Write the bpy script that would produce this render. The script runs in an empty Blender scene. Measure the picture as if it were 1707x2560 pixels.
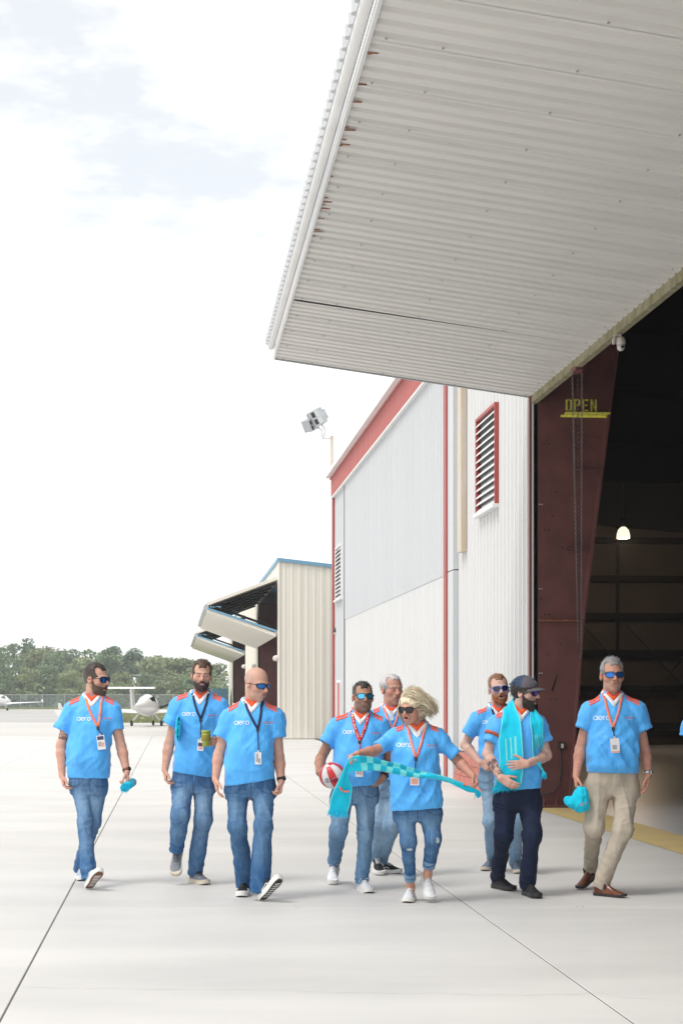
import bpy, math, random
import numpy as np
from mathutils import Vector, Matrix, noise
from mathutils.bvhtree import BVHTree
R = math.radians
SC = bpy.context.scene
COL = SC.collection
# ------------------------------------------------------------------ camera
F, H, CX, CY = 4267.0, 1.6, 853.5, 1740.0          # focal length in photo pixels, eye height, vanishing column, horizon row
cam = bpy.data.cameras.new('camera')
cam.sensor_fit = 'VERTICAL'; cam.sensor_height = 36.0; cam.lens = 36.0 * F / 2560.0
cam.shift_y = (CY - 1280.0) / 2560.0
cam.clip_start = 0.1; cam.clip_end = 6000.0
camo = bpy.data.objects.new('camera', cam); COL.objects.link(camo)
camo.location = (0, 0, H); camo.rotation_euler = (R(90), 0, 0)
SC.camera = camo
# ------------------------------------------------------------------ sky, sun, exposure
SUN_EL, SUN_AZ = R(58), R(-126)                      # azimuth from +Y towards +X: a veiled sun stands high to the left, a little behind the camera
w = bpy.data.worlds.new('World'); SC.world = w; w.use_nodes = True
nt = w.node_tree; nt.nodes.clear()
def N(t, tree=None, **kw):
    n = (tree or nt).nodes.new(t)
    for k, v in kw.items(): setattr(n, k, v)
    return n
out = N('ShaderNodeOutputWorld'); mixs = N('ShaderNodeMixShader')
bg1 = N('ShaderNodeBackground'); bg2 = N('ShaderNodeBackground')
sky = N('ShaderNodeTexSky'); sky.sky_type = 'NISHITA'; sky.sun_disc = False
sky.sun_elevation = SUN_EL; sky.sun_rotation = SUN_AZ; sky.air_density = 1.0; sky.dust_density = 0.4
bg1.inputs['Strength'].default_value = 0.055
bg2.inputs['Color'].default_value = (1.0, 1.0, 0.985, 1); bg2.inputs['Strength'].default_value = 0.72
tc = N('ShaderNodeTexCoord'); sep = N('ShaderNodeSeparateXYZ')
nt.links.new(tc.outputs['Generated'], sep.inputs[0])
add = N('ShaderNodeMath', operation='ADD'); add.inputs[1].default_value = 0.12
mx = N('ShaderNodeMath', operation='MAXIMUM'); mx.inputs[1].default_value = 0.0
nt.links.new(sep.outputs['Z'], mx.inputs[0]); nt.links.new(mx.outputs[0], add.inputs[0])
dx = N('ShaderNodeMath', operation='DIVIDE'); dy = N('ShaderNodeMath', operation='DIVIDE')
nt.links.new(sep.outputs['X'], dx.inputs[0]); nt.links.new(add.outputs[0], dx.inputs[1])
nt.links.new(sep.outputs['Y'], dy.inputs[0]); nt.links.new(add.outputs[0], dy.inputs[1])
cmb = N('ShaderNodeCombineXYZ'); nt.links.new(dx.outputs[0], cmb.inputs[0]); nt.links.new(dy.outputs[0], cmb.inputs[1])
cmb.inputs[2].default_value = 13.7
ns = N('ShaderNodeTexNoise'); ns.inputs['Scale'].default_value = 1.15; ns.inputs['Detail'].default_value = 9; ns.inputs['Roughness'].default_value = 0.62
nt.links.new(cmb.outputs[0], ns.inputs['Vector'])
rp = N('ShaderNodeValToRGB'); rp.color_ramp.elements[0].position = 0.53; rp.color_ramp.elements[1].position = 0.67
rp.color_ramp.elements[0].color = (0, 0, 0, 1); rp.color_ramp.elements[1].color = (0.43, 0.43, 0.43, 1)
nt.links.new(ns.outputs['Fac'], rp.inputs[0])
nt.links.new(sky.outputs[0], bg1.inputs['Color'])
zf = N('ShaderNodeMapRange'); zf.interpolation_type = 'SMOOTHSTEP'; zf.inputs['From Min'].default_value = 0.12; zf.inputs['From Max'].default_value = 0.27
nt.links.new(sep.outputs['Z'], zf.inputs[0]); zm = N('ShaderNodeMath', operation='MULTIPLY'); nt.links.new(zf.outputs[0], zm.inputs[0]); nt.links.new(rp.outputs[0], zm.inputs[1])
nt.links.new(zm.outputs[0], mixs.inputs[0]); nt.links.new(bg2.outputs[0], mixs.inputs[1]); nt.links.new(bg1.outputs[0], mixs.inputs[2])
nt.links.new(mixs.outputs[0], out.inputs[0])
sl = bpy.data.lights.new('sun', 'SUN'); sl.energy = 1.0; sl.angle = R(20); sl.color = (1.0, 0.96, 0.9)
so = bpy.data.objects.new('sun', sl); COL.objects.link(so)
sd = Vector((math.sin(SUN_AZ) * math.cos(SUN_EL), math.cos(SUN_AZ) * math.cos(SUN_EL), math.sin(SUN_EL)))
so.rotation_euler = sd.to_track_quat('Z', 'Y').to_euler(); so.location = sd * 60
vs = SC.view_settings
vs.view_transform = 'Standard'; vs.look = 'None'; vs.gamma = 1.0; vs.use_curve_mapping = False; vs.exposure = 0.97

# ------------------------------------------------------------------ helpers
rng = np.random.default_rng(7); random.seed(7)
def at(px, py, Y): return np.array([(px - CX) / F * Y, Y, H - (py - CY) / F * Y])
def ground(px, py):
    Y = F * H / (py - CY); return np.array([(px - CX) / F * Y, Y, 0.0])
ORG = {}
def tag(o, label=None, cat=None, group=None, kind=None):
    if label: o['label'] = label
    if cat: o['category'] = cat
    if group: o['group'] = group
    if kind: o['kind'] = kind
    return o
def empty(name, loc=(0, 0, 0), rz=0.0, local=False):
    o = bpy.data.objects.new(name, None); COL.objects.link(o)
    o.location = loc; o.rotation_euler = (0, 0, rz); o.empty_display_size = 0.2
    ORG[o.name] = np.zeros(3) if local else np.array(loc, float)
    return o
def mk(name, v, f, mats, parent=None, smooth=False, midx=None, col=None):
    """one mesh object; vertices are in world space (or in the frame of a 'local' root)"""
    v = np.asarray(v, np.float64).reshape(-1, 3)
    org = ORG[parent.name] if parent is not None else np.zeros(3)
    me = bpy.data.meshes.new(name)
    if isinstance(f, np.ndarray):
        n = len(f); k = f.shape[1]
        me.vertices.add(len(v)); me.vertices.foreach_set('co', (v - org).astype(np.float32).ravel())
        me.loops.add(n * k); me.polygons.add(n)
        me.loops.foreach_set('vertex_index', f.astype(np.int32).ravel())
        me.polygons.foreach_set('loop_start', np.arange(0, n * k, k, dtype=np.int32))
        me.update(calc_edges=True)
    else:
        me.from_pydata((v - org).tolist(), [], f)
    if not isinstance(mats, (list, tuple)): mats = [mats]
    for m in mats: me.materials.append(m)
    np_ = len(me.polygons)
    if midx is not None: me.polygons.foreach_set('material_index', np.asarray(midx, np.int32))
    me.polygons.foreach_set('use_smooth', np.full(np_, bool(smooth)))
    if col is not None:
        a = me.color_attributes.new('tint', 'FLOAT_COLOR', 'POINT')
        c4 = np.ones((len(v), 4), np.float32); c4[:, :3] = col
        a.data.foreach_set('color', c4.ravel())
    me.update()
    o = bpy.data.objects.new(name, me); COL.objects.link(o)
    ORG[o.name] = org
    if parent is not None: o.parent = parent
    return o
def dup(o, parent=None, loc=None):
    c = o.copy(); COL.objects.link(c)
    ORG[c.name] = ORG[o.name]
    if parent is not None: c.parent = parent
    if loc is not None: c.location = loc
    return c
class MB:
    def __init__(s): s.v = []; s.f = []; s.m = []; s.mi = 0
    def add(s, vs, fs):
        n = len(s.v); s.v.extend([tuple(p) for p in vs]); s.f.extend([tuple(i + n for i in f) for f in fs]); s.m.extend([s.mi] * len(fs))
        return s
    def box(s, lo, hi):
        a, b, c = lo; d, e, g = hi
        return s.add([(a,b,c),(d,b,c),(d,e,c),(a,e,c),(a,b,g),(d,b,g),(d,e,g),(a,e,g)],
                     [(0,3,2,1),(4,5,6,7),(0,1,5,4),(1,2,6,5),(2,3,7,6),(3,0,4,7)])
    def hexa(s, p):                                  # eight corners: bottom ring, top ring
        return s.add(p, [(0,3,2,1),(4,5,6,7),(0,1,5,4),(1,2,6,5),(2,3,7,6),(3,0,4,7)])
    def obox(s, c, ax, ay, az):                      # oriented box by half axes
        c, ax, ay, az = map(np.asarray, (c, ax, ay, az))
        return s.hexa([c-ax-ay-az, c+ax-ay-az, c+ax+ay-az, c-ax+ay-az, c-ax-ay+az, c+ax-ay+az, c+ax+ay+az, c-ax+ay+az])
    def tube(s, pts, r, n=8, caps=True):
        pts = [np.asarray(p, float) for p in pts]; m = len(pts)
        rr = r if isinstance(r, (list, tuple, np.ndarray)) else [r] * m
        vs = []; ref = None
        for i, p in enumerate(pts):
            t = pts[min(i + 1, m - 1)] - pts[max(i - 1, 0)]; t = t / (np.linalg.norm(t) + 1e-12)
            if ref is None: ref = np.array([0, 0, 1.0]) if abs(t[2]) < 0.9 else np.array([1.0, 0, 0])
            a = np.cross(t, ref); a /= np.linalg.norm(a) + 1e-12; b = np.cross(t, a); ref = np.cross(a, t)
            for k in range(n):
                th = 2 * math.pi * k / n
                vs.append(p + rr[i] * (a * math.cos(th) + b * math.sin(th)))
        fs = [(i*n+k, i*n+(k+1) % n, (i+1)*n+(k+1) % n, (i+1)*n+k) for i in range(m-1) for k in range(n)]
        if caps: fs += [tuple(range(n))[::-1], tuple(range((m-1)*n, m*n))]
        return s.add(vs, fs)
    def lathe(s, c, prof, n=20, axis=(0, 0, 1)):
        c = np.asarray(c, float); ax = np.asarray(axis, float); ax /= np.linalg.norm(ax)
        ref = np.array([1.0, 0, 0]) if abs(ax[0]) < 0.9 else np.array([0, 1.0, 0])
        a = np.cross(ax, ref); a /= np.linalg.norm(a); b = np.cross(ax, a)
        vs = [c + ax*h + r*(a*math.cos(2*math.pi*k/n) + b*math.sin(2*math.pi*k/n)) for r, h in prof for k in range(n)]
        m = len(prof)
        fs = [(i*n+k, i*n+(k+1) % n, (i+1)*n+(k+1) % n, (i+1)*n+k) for i in range(m-1) for k in range(n)]
        fs += [tuple(range(n))[::-1], tuple(range((m-1)*n, m*n))]
        return s.add(vs, fs)
    def prism(s, poly, d0, d1):                      # poly: list of 3D points, extruded from +d0 to +d1
        n = len(poly); d0 = np.asarray(d0, float); d1 = np.asarray(d1, float)
        vs = [np.asarray(p) + d0 for p in poly] + [np.asarray(p) + d1 for p in poly]
        fs = [tuple(range(n))[::-1], tuple(range(n, 2*n))] + [(i, (i+1) % n, n+(i+1) % n, n+i) for i in range(n)]
        return s.add(vs, fs)
    def build(s, name, mats, parent=None, smooth=False):
        return mk(name, s.v, s.f, mats, parent, smooth, midx=s.m)
def smooth_by_angle(o, deg=35):
    me = o.data
    me.polygons.foreach_set('use_smooth', np.full(len(me.polygons), True))
    me.set_sharp_from_angle(angle=R(deg))
    return o
# vectorised lattice noise
def vnoise(P, seed=0):
    P = np.asarray(P, np.float64); i = np.floor(P).astype(np.int64); fr = P - i; fr = fr*fr*(3 - 2*fr)
    def h(x, y, z):
        n = (x * 374761393 + y * 668265263 + z * 2147483647 + seed * 974634777) & 0x7fffffff
        n = ((n ^ (n >> 13)) * 1274126177) & 0x7fffffff
        return ((n ^ (n >> 16)) & 0xffff) / 65535.0
    x, y, z = i[:, 0], i[:, 1], i[:, 2]; a, b, c = fr[:, 0], fr[:, 1], fr[:, 2]
    l = lambda p, q, t: p + (q - p) * t
    return l(l(l(h(x,y,z), h(x+1,y,z), a), l(h(x,y+1,z), h(x+1,y+1,z), a), b),
             l(l(h(x,y,z+1), h(x+1,y,z+1), a), l(h(x,y+1,z+1), h(x+1,y+1,z+1), a), b), c)
# ------------------------------------------------------------------ materials
def mat(name, c, rough=0.6, spec=0.5, metal=0.0, var=0.0, vscale=3.0, stretch=(1, 1, 1), c2=None, bump=0.0, bscale=60.0,
        emit=None, bdist=0.01, bstretch=None, attr=False, sheen=0.0, rvar=0.0, coat=0.0, alpha=1.0, orand=0.0, detail=5, ramp=(0.35, 0.65), trans=0.0):
    m = bpy.data.materials.new(name); m.use_nodes = True
    t = m.node_tree; b = t.nodes['Principled BSDF']; L = t.links.new
    b.inputs['Roughness'].default_value = rough; b.inputs['Specular IOR Level'].default_value = spec; b.inputs['Metallic'].default_value = metal
    b.inputs['Base Color'].default_value = (*c, 1); b.inputs['Coat Weight'].default_value = coat; b.inputs['Alpha'].default_value = alpha
    b.inputs['Transmission Weight'].default_value = trans
    if sheen: b.inputs['Sheen Weight'].default_value = sheen; b.inputs['Sheen Roughness'].default_value = 0.4
    tcn = N('ShaderNodeTexCoord', t); mp = N('ShaderNodeMapping', t); mp.inputs['Scale'].default_value = stretch
    L(tcn.outputs['Object'], mp.inputs[0])
    src = None
    if attr:
        a = N('ShaderNodeAttribute', t); a.attribute_name = 'tint'; src = a.outputs['Color']
    if var or c2:
        nz = N('ShaderNodeTexNoise', t); nz.inputs['Scale'].default_value = vscale; nz.inputs['Detail'].default_value = detail; nz.inputs['Roughness'].default_value = 0.6
        L(mp.outputs[0], nz.inputs['Vector'])
        r = N('ShaderNodeValToRGB', t); r.color_ramp.elements[0].position = ramp[0]; r.color_ramp.elements[1].position = ramp[1]
        L(nz.outputs['Fac'], r.inputs[0])
        mxn = N('ShaderNodeMix', t); mxn.data_type = 'RGBA'
        if attr:
            mxn.blend_type = 'MULTIPLY'; mxn.inputs[0].default_value = 1.0
            r.color_ramp.elements[0].color = (1-var, 1-var, 1-var, 1); r.color_ramp.elements[1].color = (1+var*0.6,)*3 + (1,)
            L(src, mxn.inputs[6]); L(r.outputs[0], mxn.inputs[7])
        else:
            cc2 = c2 if c2 else tuple(x*(1-var) for x in c)
            mxn.inputs[6].default_value = (*cc2, 1); mxn.inputs[7].default_value = (*(c if c2 else tuple(min(1, x*(1+var*0.5)) for x in c)), 1)
            L(r.outputs[0], mxn.inputs[0])
        src = mxn.outputs[2]
        if rvar:
            mr = N('ShaderNodeMapRange', t); mr.inputs['To Min'].default_value = rough - rvar; mr.inputs['To Max'].default_value = rough + rvar
            L(nz.outputs['Fac'], mr.inputs[0]); L(mr.outputs[0], b.inputs['Roughness'])
    if orand:
        oi = N('ShaderNodeObjectInfo', t); mr = N('ShaderNodeMapRange', t); mr.inputs['To Min'].default_value = 1-orand; mr.inputs['To Max'].default_value = 1+orand
        L(oi.outputs['Random'], mr.inputs[0])
        hs = N('ShaderNodeHueSaturation', t); L(mr.outputs[0], hs.inputs['Value'])
        if src is not None: L(src, hs.inputs['Color'])
        else: hs.inputs['Color'].default_value = (*c, 1)
        src = hs.outputs[0]
    if src is not None: L(src, b.inputs['Base Color'])
    if bump:
        nb = N('ShaderNodeTexNoise', t); nb.inputs['Scale'].default_value = bscale; nb.inputs['Detail'].default_value = 4
        mb_ = mp
        if bstretch:
            mb_ = N('ShaderNodeMapping', t); mb_.inputs['Scale'].default_value = bstretch; mb_.inputs['Rotation'].default_value = (0, R(24), 0); L(tcn.outputs['Object'], mb_.inputs[0])
        L(mb_.outputs[0], nb.inputs['Vector']); bp = N('ShaderNodeBump', t); bp.inputs['Strength'].default_value = bump; bp.inputs['Distance'].default_value = bdist
        L(nb.outputs['Fac'], bp.inputs['Height']); L(bp.outputs[0], b.inputs['Normal'])
    if emit: b.inputs['Emission Color'].default_value = (*emit[0], 1); b.inputs['Emission Strength'].default_value = emit[1]
    return m
M = {}
M['concrete'] = mat('concrete', (0.60, 0.588, 0.57), 0.6, 0.4, var=0.15, vscale=0.55, stretch=(0.6, 1.6, 1), bump=0.06, bscale=45, orand=0.025, rvar=0.12, detail=9, ramp=(0.25, 0.7))
M['subgrade'] = mat('subgrade', (0.12, 0.115, 0.108), 0.9, var=0.2)
M['far_concrete'] = mat('far_concrete', (0.55, 0.535, 0.515), 0.7, 0.3, var=0.06, vscale=0.05, detail=6)
M['asphalt'] = mat('asphalt', (0.42, 0.415, 0.405), 0.85, var=0.08, vscale=0.08, detail=7)
M['grass'] = mat('grass', (0.30, 0.31, 0.17), 0.95, 0.1, c2=(0.20, 0.235, 0.11), vscale=0.15, detail=8)
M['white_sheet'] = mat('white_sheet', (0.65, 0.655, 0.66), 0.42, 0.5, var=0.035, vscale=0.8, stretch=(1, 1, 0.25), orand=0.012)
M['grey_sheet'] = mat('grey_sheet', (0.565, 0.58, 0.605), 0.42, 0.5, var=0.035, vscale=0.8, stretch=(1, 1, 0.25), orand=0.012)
M['canopy_sheet'] = mat('canopy_sheet', (0.73, 0.715, 0.695), 0.5, 0.4, var=0.08, vscale=1.4, stretch=(1.5, 0.3, 1), orand=0.012, detail=8)
M['white_trim'] = mat('white_trim', (0.80, 0.80, 0.80), 0.45, 0.5, var=0.05, vscale=2)
M['red_sheet'] = mat('red_sheet', (0.50, 0.16, 0.15), 0.5, 0.4, var=0.08, vscale=1.5)
M['red_trim'] = mat('red_trim', (0.40, 0.085, 0.075), 0.5, 0.4, var=0.08, vscale=1.5)
M['maroon'] = mat('maroon', (0.185, 0.068, 0.062), 0.6, 0.35, c2=(0.125, 0.050, 0.048), vscale=2.2, bump=0.1, bscale=30, detail=9)
M['rust'] = mat('rust', (0.36, 0.15, 0.07), 0.8, 0.2, var=0.3, vscale=14)
M['moss'] = mat('moss', (0.36, 0.33, 0.23), 0.8, 0.2, c2=(0.22, 0.20, 0.11), vscale=6, detail=7)
M['dark'] = mat('dark', (0.012, 0.012, 0.014), 0.7, 0.2)
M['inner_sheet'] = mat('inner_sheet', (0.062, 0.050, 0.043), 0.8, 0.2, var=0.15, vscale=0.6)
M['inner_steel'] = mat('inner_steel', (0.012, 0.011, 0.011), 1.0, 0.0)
M['epoxy'] = mat('epoxy', (0.46, 0.48, 0.51), 0.35, 0.4, var=0.08, vscale=1.2, rvar=0.08)
M['yellow'] = mat('yellow', (0.66, 0.50, 0.20), 0.6, 0.3, c2=(0.58, 0.45, 0.22), vscale=2.5, detail=8)
M['spray'] = mat('spray', (0.95, 0.88, 0.14), 0.6, 0.3, var=0.2, vscale=20)
M['salmon'] = mat('salmon', (0.52, 0.19, 0.15), 0.75, 0.3, var=0.14, vscale=6, bump=0.3, bscale=40, orand=0.04)
M['beige_sheet'] = mat('beige_sheet', (0.78, 0.745, 0.665), 0.5, 0.4, var=0.04, vscale=0.5, stretch=(1, 1, 0.2), orand=0.012)
M['beige_pipe'] = mat('beige_pipe', (0.56, 0.45, 0.33), 0.5, 0.4, c2=(0.62, 0.57, 0.51), vscale=1.5, stretch=(3, 3, 0.6))
M['blue_trim'] = mat('blue_trim', (0.17, 0.36, 0.52), 0.5, 0.4, var=0.05)
M['galv'] = mat('galv', (0.48, 0.50, 0.53), 0.4, 0.5, metal=0.6, var=0.12, vscale=5)
M['chain_steel'] = mat('chain_steel', (0.20, 0.20, 0.20), 0.5, 0.5, metal=0.5)
M['dark_red'] = mat('dark_red', (0.16, 0.035, 0.035), 0.5, 0.4)
M['lamp_glass'] = mat('lamp_glass', (0.55, 0.6, 0.58), 0.15, 0.6)
M['black_metal'] = mat('black_metal', (0.02, 0.02, 0.022), 0.45, 0.5)
M['camera_white'] = mat('camera_white', (0.62, 0.58, 0.54), 0.4, 0.5)
M['glass_dark'] = mat('glass_dark', (0.02, 0.025, 0.03), 0.08, 0.7)
M['white_paint'] = mat('white_paint', (0.80, 0.80, 0.81), 0.3, 0.5, coat=0.3)
M['rubber'] = mat('rubber', (0.02, 0.02, 0.02), 0.8, 0.3)
M['bark'] = mat('bark', (0.12, 0.095, 0.075), 0.9, 0.1, var=0.3, vscale=3)
def leafmat(name, c, c2): return mat(name, c, 0.75, 0.2, c2=c2, vscale=0.35, orand=0.16, detail=4)
M['leaf_a'] = leafmat('leaf_broad', (0.235, 0.325, 0.18), (0.14, 0.21, 0.11))
M['leaf_b'] = leafmat('leaf_olive', (0.30, 0.345, 0.18), (0.20, 0.25, 0.125))
M['leaf_c'] = leafmat('leaf_pine', (0.18, 0.275, 0.175), (0.125, 0.20, 0.13))
def netmat():
    m = bpy.data.materials.new('chain_link'); m.use_nodes = True; t = m.node_tree; b = t.nodes['Principled BSDF']
    b.inputs['Base Color'].default_value = (0.20, 0.24, 0.27, 1); b.inputs['Roughness'].default_value = 0.6; b.inputs['Alpha'].default_value = 0.42
    return m
M['net'] = netmat()
# ================================================================== GROUND
DV = np.array([-0.0976, 0.99522, 0.0]); NV = np.array([-0.99522, -0.0976, 0.0])   # along the hangar front, and out from it
SK = -0.09808
FRONT = lambda Y: 5.186 + SK * Y
O1 = np.array([2.761, 24.72, 0.0]); RZ = math.atan2(0.99522, -0.0976)
g = MB(); g.add([(-900, -60, -0.12), (900, -60, -0.12), (900, 2500, -0.12), (-900, 2500, -0.12)], [(0, 1, 2, 3)])
tag(g.build('ground', M['grass']), kind='structure')
ap = empty('apron', (0, 0, 0)); tag(ap, kind='structure')
base = MB(); base.box((-60, -12, -0.11), (30, 67.82, -0.0045)); base.build('subgrade', M['subgrade'], ap)
Ys = [12.93 + 6.1 * k for k in range(-4, 10)]
xs = [0.977 + 3.1 * k for k in range(-11, 2)]                        # joint positions measured at Y = 12.93
xs[-1] = 3.93                                                        # the last column ends on the hangar front
gp = 0.0052
def slab(x0, x1, y0, y1, clip=None):
    xa = lambda x, y: x + SK * (y - 12.93)
    b = MB(); c = 0.003
    x0 += gp; x1 -= gp; y0 += gp; y1 -= gp
    lo = [(xa(x0, y0), y0), (xa(x1, y0), y0), (xa(x1, y1), y1), (xa(x0, y1), y1)]
    hi = [(xa(x0+c, y0+c), y0+c), (xa(x1-c, y0+c), y0+c), (xa(x1-c, y1-c), y1-c), (xa(x0+c, y1-c), y1-c)]
    p = [(x, y, -0.05) for x, y in lo] + [(x, y, -c) for x, y in lo] + [(x, y, 0.0) for x, y in hi]
    f = [(8, 9, 10, 11)]
    for o_ in (0, 4):
        f += [(o_+i, o_+(i+1) % 4, o_+4+(i+1) % 4, o_+4+i) for i in range(4)]
    b.add(p, f); o = b.build('concrete_slab', M['concrete'], ap)
    return o
for j in range(len(Ys) - 1):
    for i in range(len(xs) - 1):
        x1 = xs[i+1]
        slab(xs[i], x1, Ys[j], Ys[j+1])
cr = MB(); cpx = [(x*1.0887, 1980 + y*1.0887) for x, y in ((50, 450), (180, 451), (330, 453), (520, 455), (700, 458), (800, 461), (900, 463), (1010, 462), (1100, 467), (1180, 467), (1290, 466), (1370, 461), (1440, 474), (1568, 479))]
cpt = [ground(*q) for q in cpx]; cd = []
for a_, b_ in zip(cpt[:-1], cpt[1:]):
    for k in range(5): cd.append(a_ + (b_-a_)*k/5 + np.array([0, rng.uniform(-.02, .02), 0]))
wv_ = [.0006 + .0010*abs(math.sin(i*.7)) for i in range(len(cd))]
cr.add([p + (0, w_, .0012) for p, w_ in zip(cd, wv_)] + [p + (0, -w_, .0012) for p, w_ in zip(cd, wv_)], [(len(cd)+i, len(cd)+i+1, i+1, i) for i in range(len(cd)-1)])
cr.build('crack', M['subgrade'], ap)
far = MB(); far.add([(-260, 67.83, -0.004), (60, 67.83, -0.004), (40, 104, -0.02), (-13.8, 103, -0.02), (-20.5, 142, -0.02), (-30, 205, -0.02), (-260, 205, -0.02)], [tuple(range(7))])
tag(far.build('far_apron', M['far_concrete']), kind='structure')
asp = MB(); asp.add([(-120, 76, -0.014), (-13.5, 84, -0.014), (-25, 150, -0.014), (-33, 196, -0.014), (-140, 196, -0.014)], [(0, 1, 2, 3, 4)])
tag(asp.build('taxiway', M['asphalt']), kind='structure')
# weeds in the joints
wd = MB()
for px, py in ((750, 2268), (1085, 2268), (1450, 2268), (1452, 2266), (165, 2228), (746, 2266)):
    g0 = ground(px, py)
    for k in range(6):
        a = random.uniform(0, 6.28); l = random.uniform(0.004, 0.014); b0 = g0 + np.array([random.uniform(-.03, .03), random.uniform(-.006, .006), -0.02])
        tip = b0 + np.array([math.cos(a)*l*0.7, math.sin(a)*l*0.7, 0.02 + l])
        wd.add([b0 + (-.003, 0, 0), b0 + (.003, 0, 0), tip], [(0, 1, 2)])
tag(wd.build('joint_weeds', M['leaf_a']), 'tiny weeds growing in the apron joint', 'weeds', kind='stuff')

# ================================================================== MAIN HANGAR
hg = empty('aircraft_hangar', O1, RZ, local=True)
tag(hg, 'large white corrugated hangar with red trim, dark open doorway at right', 'hangar')
Z0 = 8.0
def corr(width, z0, z1, pitch=0.3048, dep=0.046, base=0.0, back=0.03):
    """ribbed panel in the u-z plane, ribs along z, front at +v"""
    n = int(round(width / pitch)); p = width / n; prof = []
    for i in range(n):
        u = i * p
        prof += [(u + 0.0, 0), (u + p*0.30, 0), (u + p*0.40, dep), (u + p*0.62, dep), (u + p*0.72, 0)]
    prof.append((width, 0))
    b = MB(); k = len(prof)
    vs = [(u, base + v, z0) for u, v in prof] + [(u, base + v, z1) for u, v in prof] + [(0, base-back, z0), (width, base-back, z0), (0, base-back, z1), (width, base-back, z1)]
    fs = [(i+1, i, k+i, k+i+1) for i in range(k-1)]
    fs += [tuple(range(k)) + (2*k+1, 2*k), (2*k+2, 2*k+3) + tuple(range(2*k-1, k-1, -1)), (2*k, 2*k+2, k, 0), (k-1, 2*k-1, 2*k+3, 2*k+1)]
    b.add(vs, fs); return b
def panels(name, u0, u1, z0, z1, m, parent, base=0.0, pitch=0.3048, dep=0.046):
    n = max(1, int(round((u1 - u0) / 0.914))); wdt = (u1 - u0) / n
    o = corr(wdt, z0, z1, pitch, dep, base).build(name, m, parent); o.location = (u0, 0, 0)
    for i in range(1, n): dup(o, parent, (u0 + i*wdt, 0, 0))
panels('wall_panel', 0.06, 6.26, 0.62, 6.2, M['white_sheet'], hg)
panels('wall_panel', 0.06, 6.26, 6.2, Z0 - 0.02, M['white_sheet'], hg)
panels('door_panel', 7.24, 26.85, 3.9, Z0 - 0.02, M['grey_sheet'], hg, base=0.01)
panels('door_panel', 7.24, 26.85, 0.05, 3.885, M['white_sheet'], hg, base=0.0)
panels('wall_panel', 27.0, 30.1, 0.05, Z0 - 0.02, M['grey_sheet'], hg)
panels('fascia_panel', -18.0, 30.4, Z0, 8.62, M['red_sheet'], hg, base=0.10)
b = MB(); b.box((-18, 0.0, 8.62), (30.55, 0.30, 8.76)); b.box((-18, -1.5, 8.76), (30.55, 0.22, 8.82)); b.build('gutter', M['white_trim'], hg)
b = MB(); b.box((-18, 0.02, 8.56), (30.5, 0.165, 8.625)); b.build('fascia_cap', M['red_trim'], hg)
b = MB(); b.box((-18, 0.0, Z0-0.05), (30.4, 0.13, Z0 + 0.0)); b.build('drip_edge', M['white_trim'], hg)
b = MB(); b.box((6.90, 0.0, 0.0), (7.2, 0.16, Z0-0.06)); b.build('corner_trim', M['red_trim'], hg)
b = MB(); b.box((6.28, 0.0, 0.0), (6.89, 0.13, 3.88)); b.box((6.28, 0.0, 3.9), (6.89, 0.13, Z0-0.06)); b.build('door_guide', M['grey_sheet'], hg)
b = MB(); b.box((30.12, -0.2, 0.0), (30.5, 0.10, Z0-0.06)); b.build('corner_trim', M['red_trim'], hg)
b = MB(); b.box((26.86, 0.0, 0.0), (26.99, 0.055, Z0-0.06)); b.build('door_jamb', M['black_metal'], hg)
b = MB(); b.box((-0.05, 0.022, 0.0), (0.055, 0.050, Z0-0.06)); b.build('door_edge', M['dark_red'], hg)
b = MB(); b.box((-0.062, -0.005, 0.0), (0.0, 0.02, 5.9)); b.build('edge_strip', M['white_trim'], hg)
# pale boxed pipe on the near wall
b = MB(); b.box((5.35, 0.04, 4.15), (5.75, 0.14, Z0-0.06)); b.build('cable_duct', M['beige_pipe'], hg)
# salmon block plinth
blk = None
for c in range(3):
    for i in range(16):
        u0 = 0.05 + i*0.394 - (0.197 if c % 2 else 0); a = max(u0, 0.05); e = min(u0 + 0.388, 6.26)
        b = MB(); b.box((a, -0.05, c*0.2 + 0.0), (e, 0.115 + 0.004*((i*7+c*3) % 3), c*0.2 + 0.193)); o = b.build('plinth_block', M['salmon'], hg)
b = MB(); b.box((0.05, -0.04, 0.0), (6.26, 0.095, 0.6)); b.build('mortar', mat('mortar', (0.36, 0.15, 0.12), 0.9), hg)
# louvres
def louvre(u0, u1, z0, z1, n, fm='red_trim'):
    t = empty('louvre_window', (0, 0, 0), local=True); t.parent = hg; t.location = (0, 0, 0)
    b = MB(); q = 0.045
    b.box((u0, 0.0, z0), (u0+q, 0.10, z1)); b.box((u1-q, 0.0, z0), (u1, 0.10, z1)); b.box((u0+q, 0.0, z1-q), (u1-q, 0.10, z1))
    fr = b.build('frame', M[fm], t)
    b = MB(); b.box((u0-0.03, 0.0, z0-0.06), (u1+0.03, 0.14, z0-0.003)); b.build('sill', M['white_trim'], t)
    b = MB(); b.box((u0+q+.002, 0.042, z0), (u1-q-.002, 0.05, z1-q-.002)); b.build('backing', M['glass_dark'], t)
    s = MB(); st = (z1 - z0 - q) / n; du = u1 - u0 - 2*q - 0.01
    s.hexa([(0, 0.052, 0.055), (du, 0.052, 0.055), (du, 0.098, 0.0), (0, 0.098, 0.0), (0, 0.052, 0.069), (du, 0.052, 0.069), (du, 0.098, 0.022), (0, 0.098, 0.022)])
    o = s.build('slat', M['white_trim'], t); o.location = (u0+q+0.005, 0, z0 + 0.01)
    for i in range(1, n): dup(o, t, (u0+q+0.005, 0, z0 + 0.01 + i*st))
    return t
louvre(2.4, 4.15, 4.66, 6.27, 13)
louvre(27.55, 29.5, 4.62, 6.27, 13, 'white_trim')
b = MB()
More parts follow.
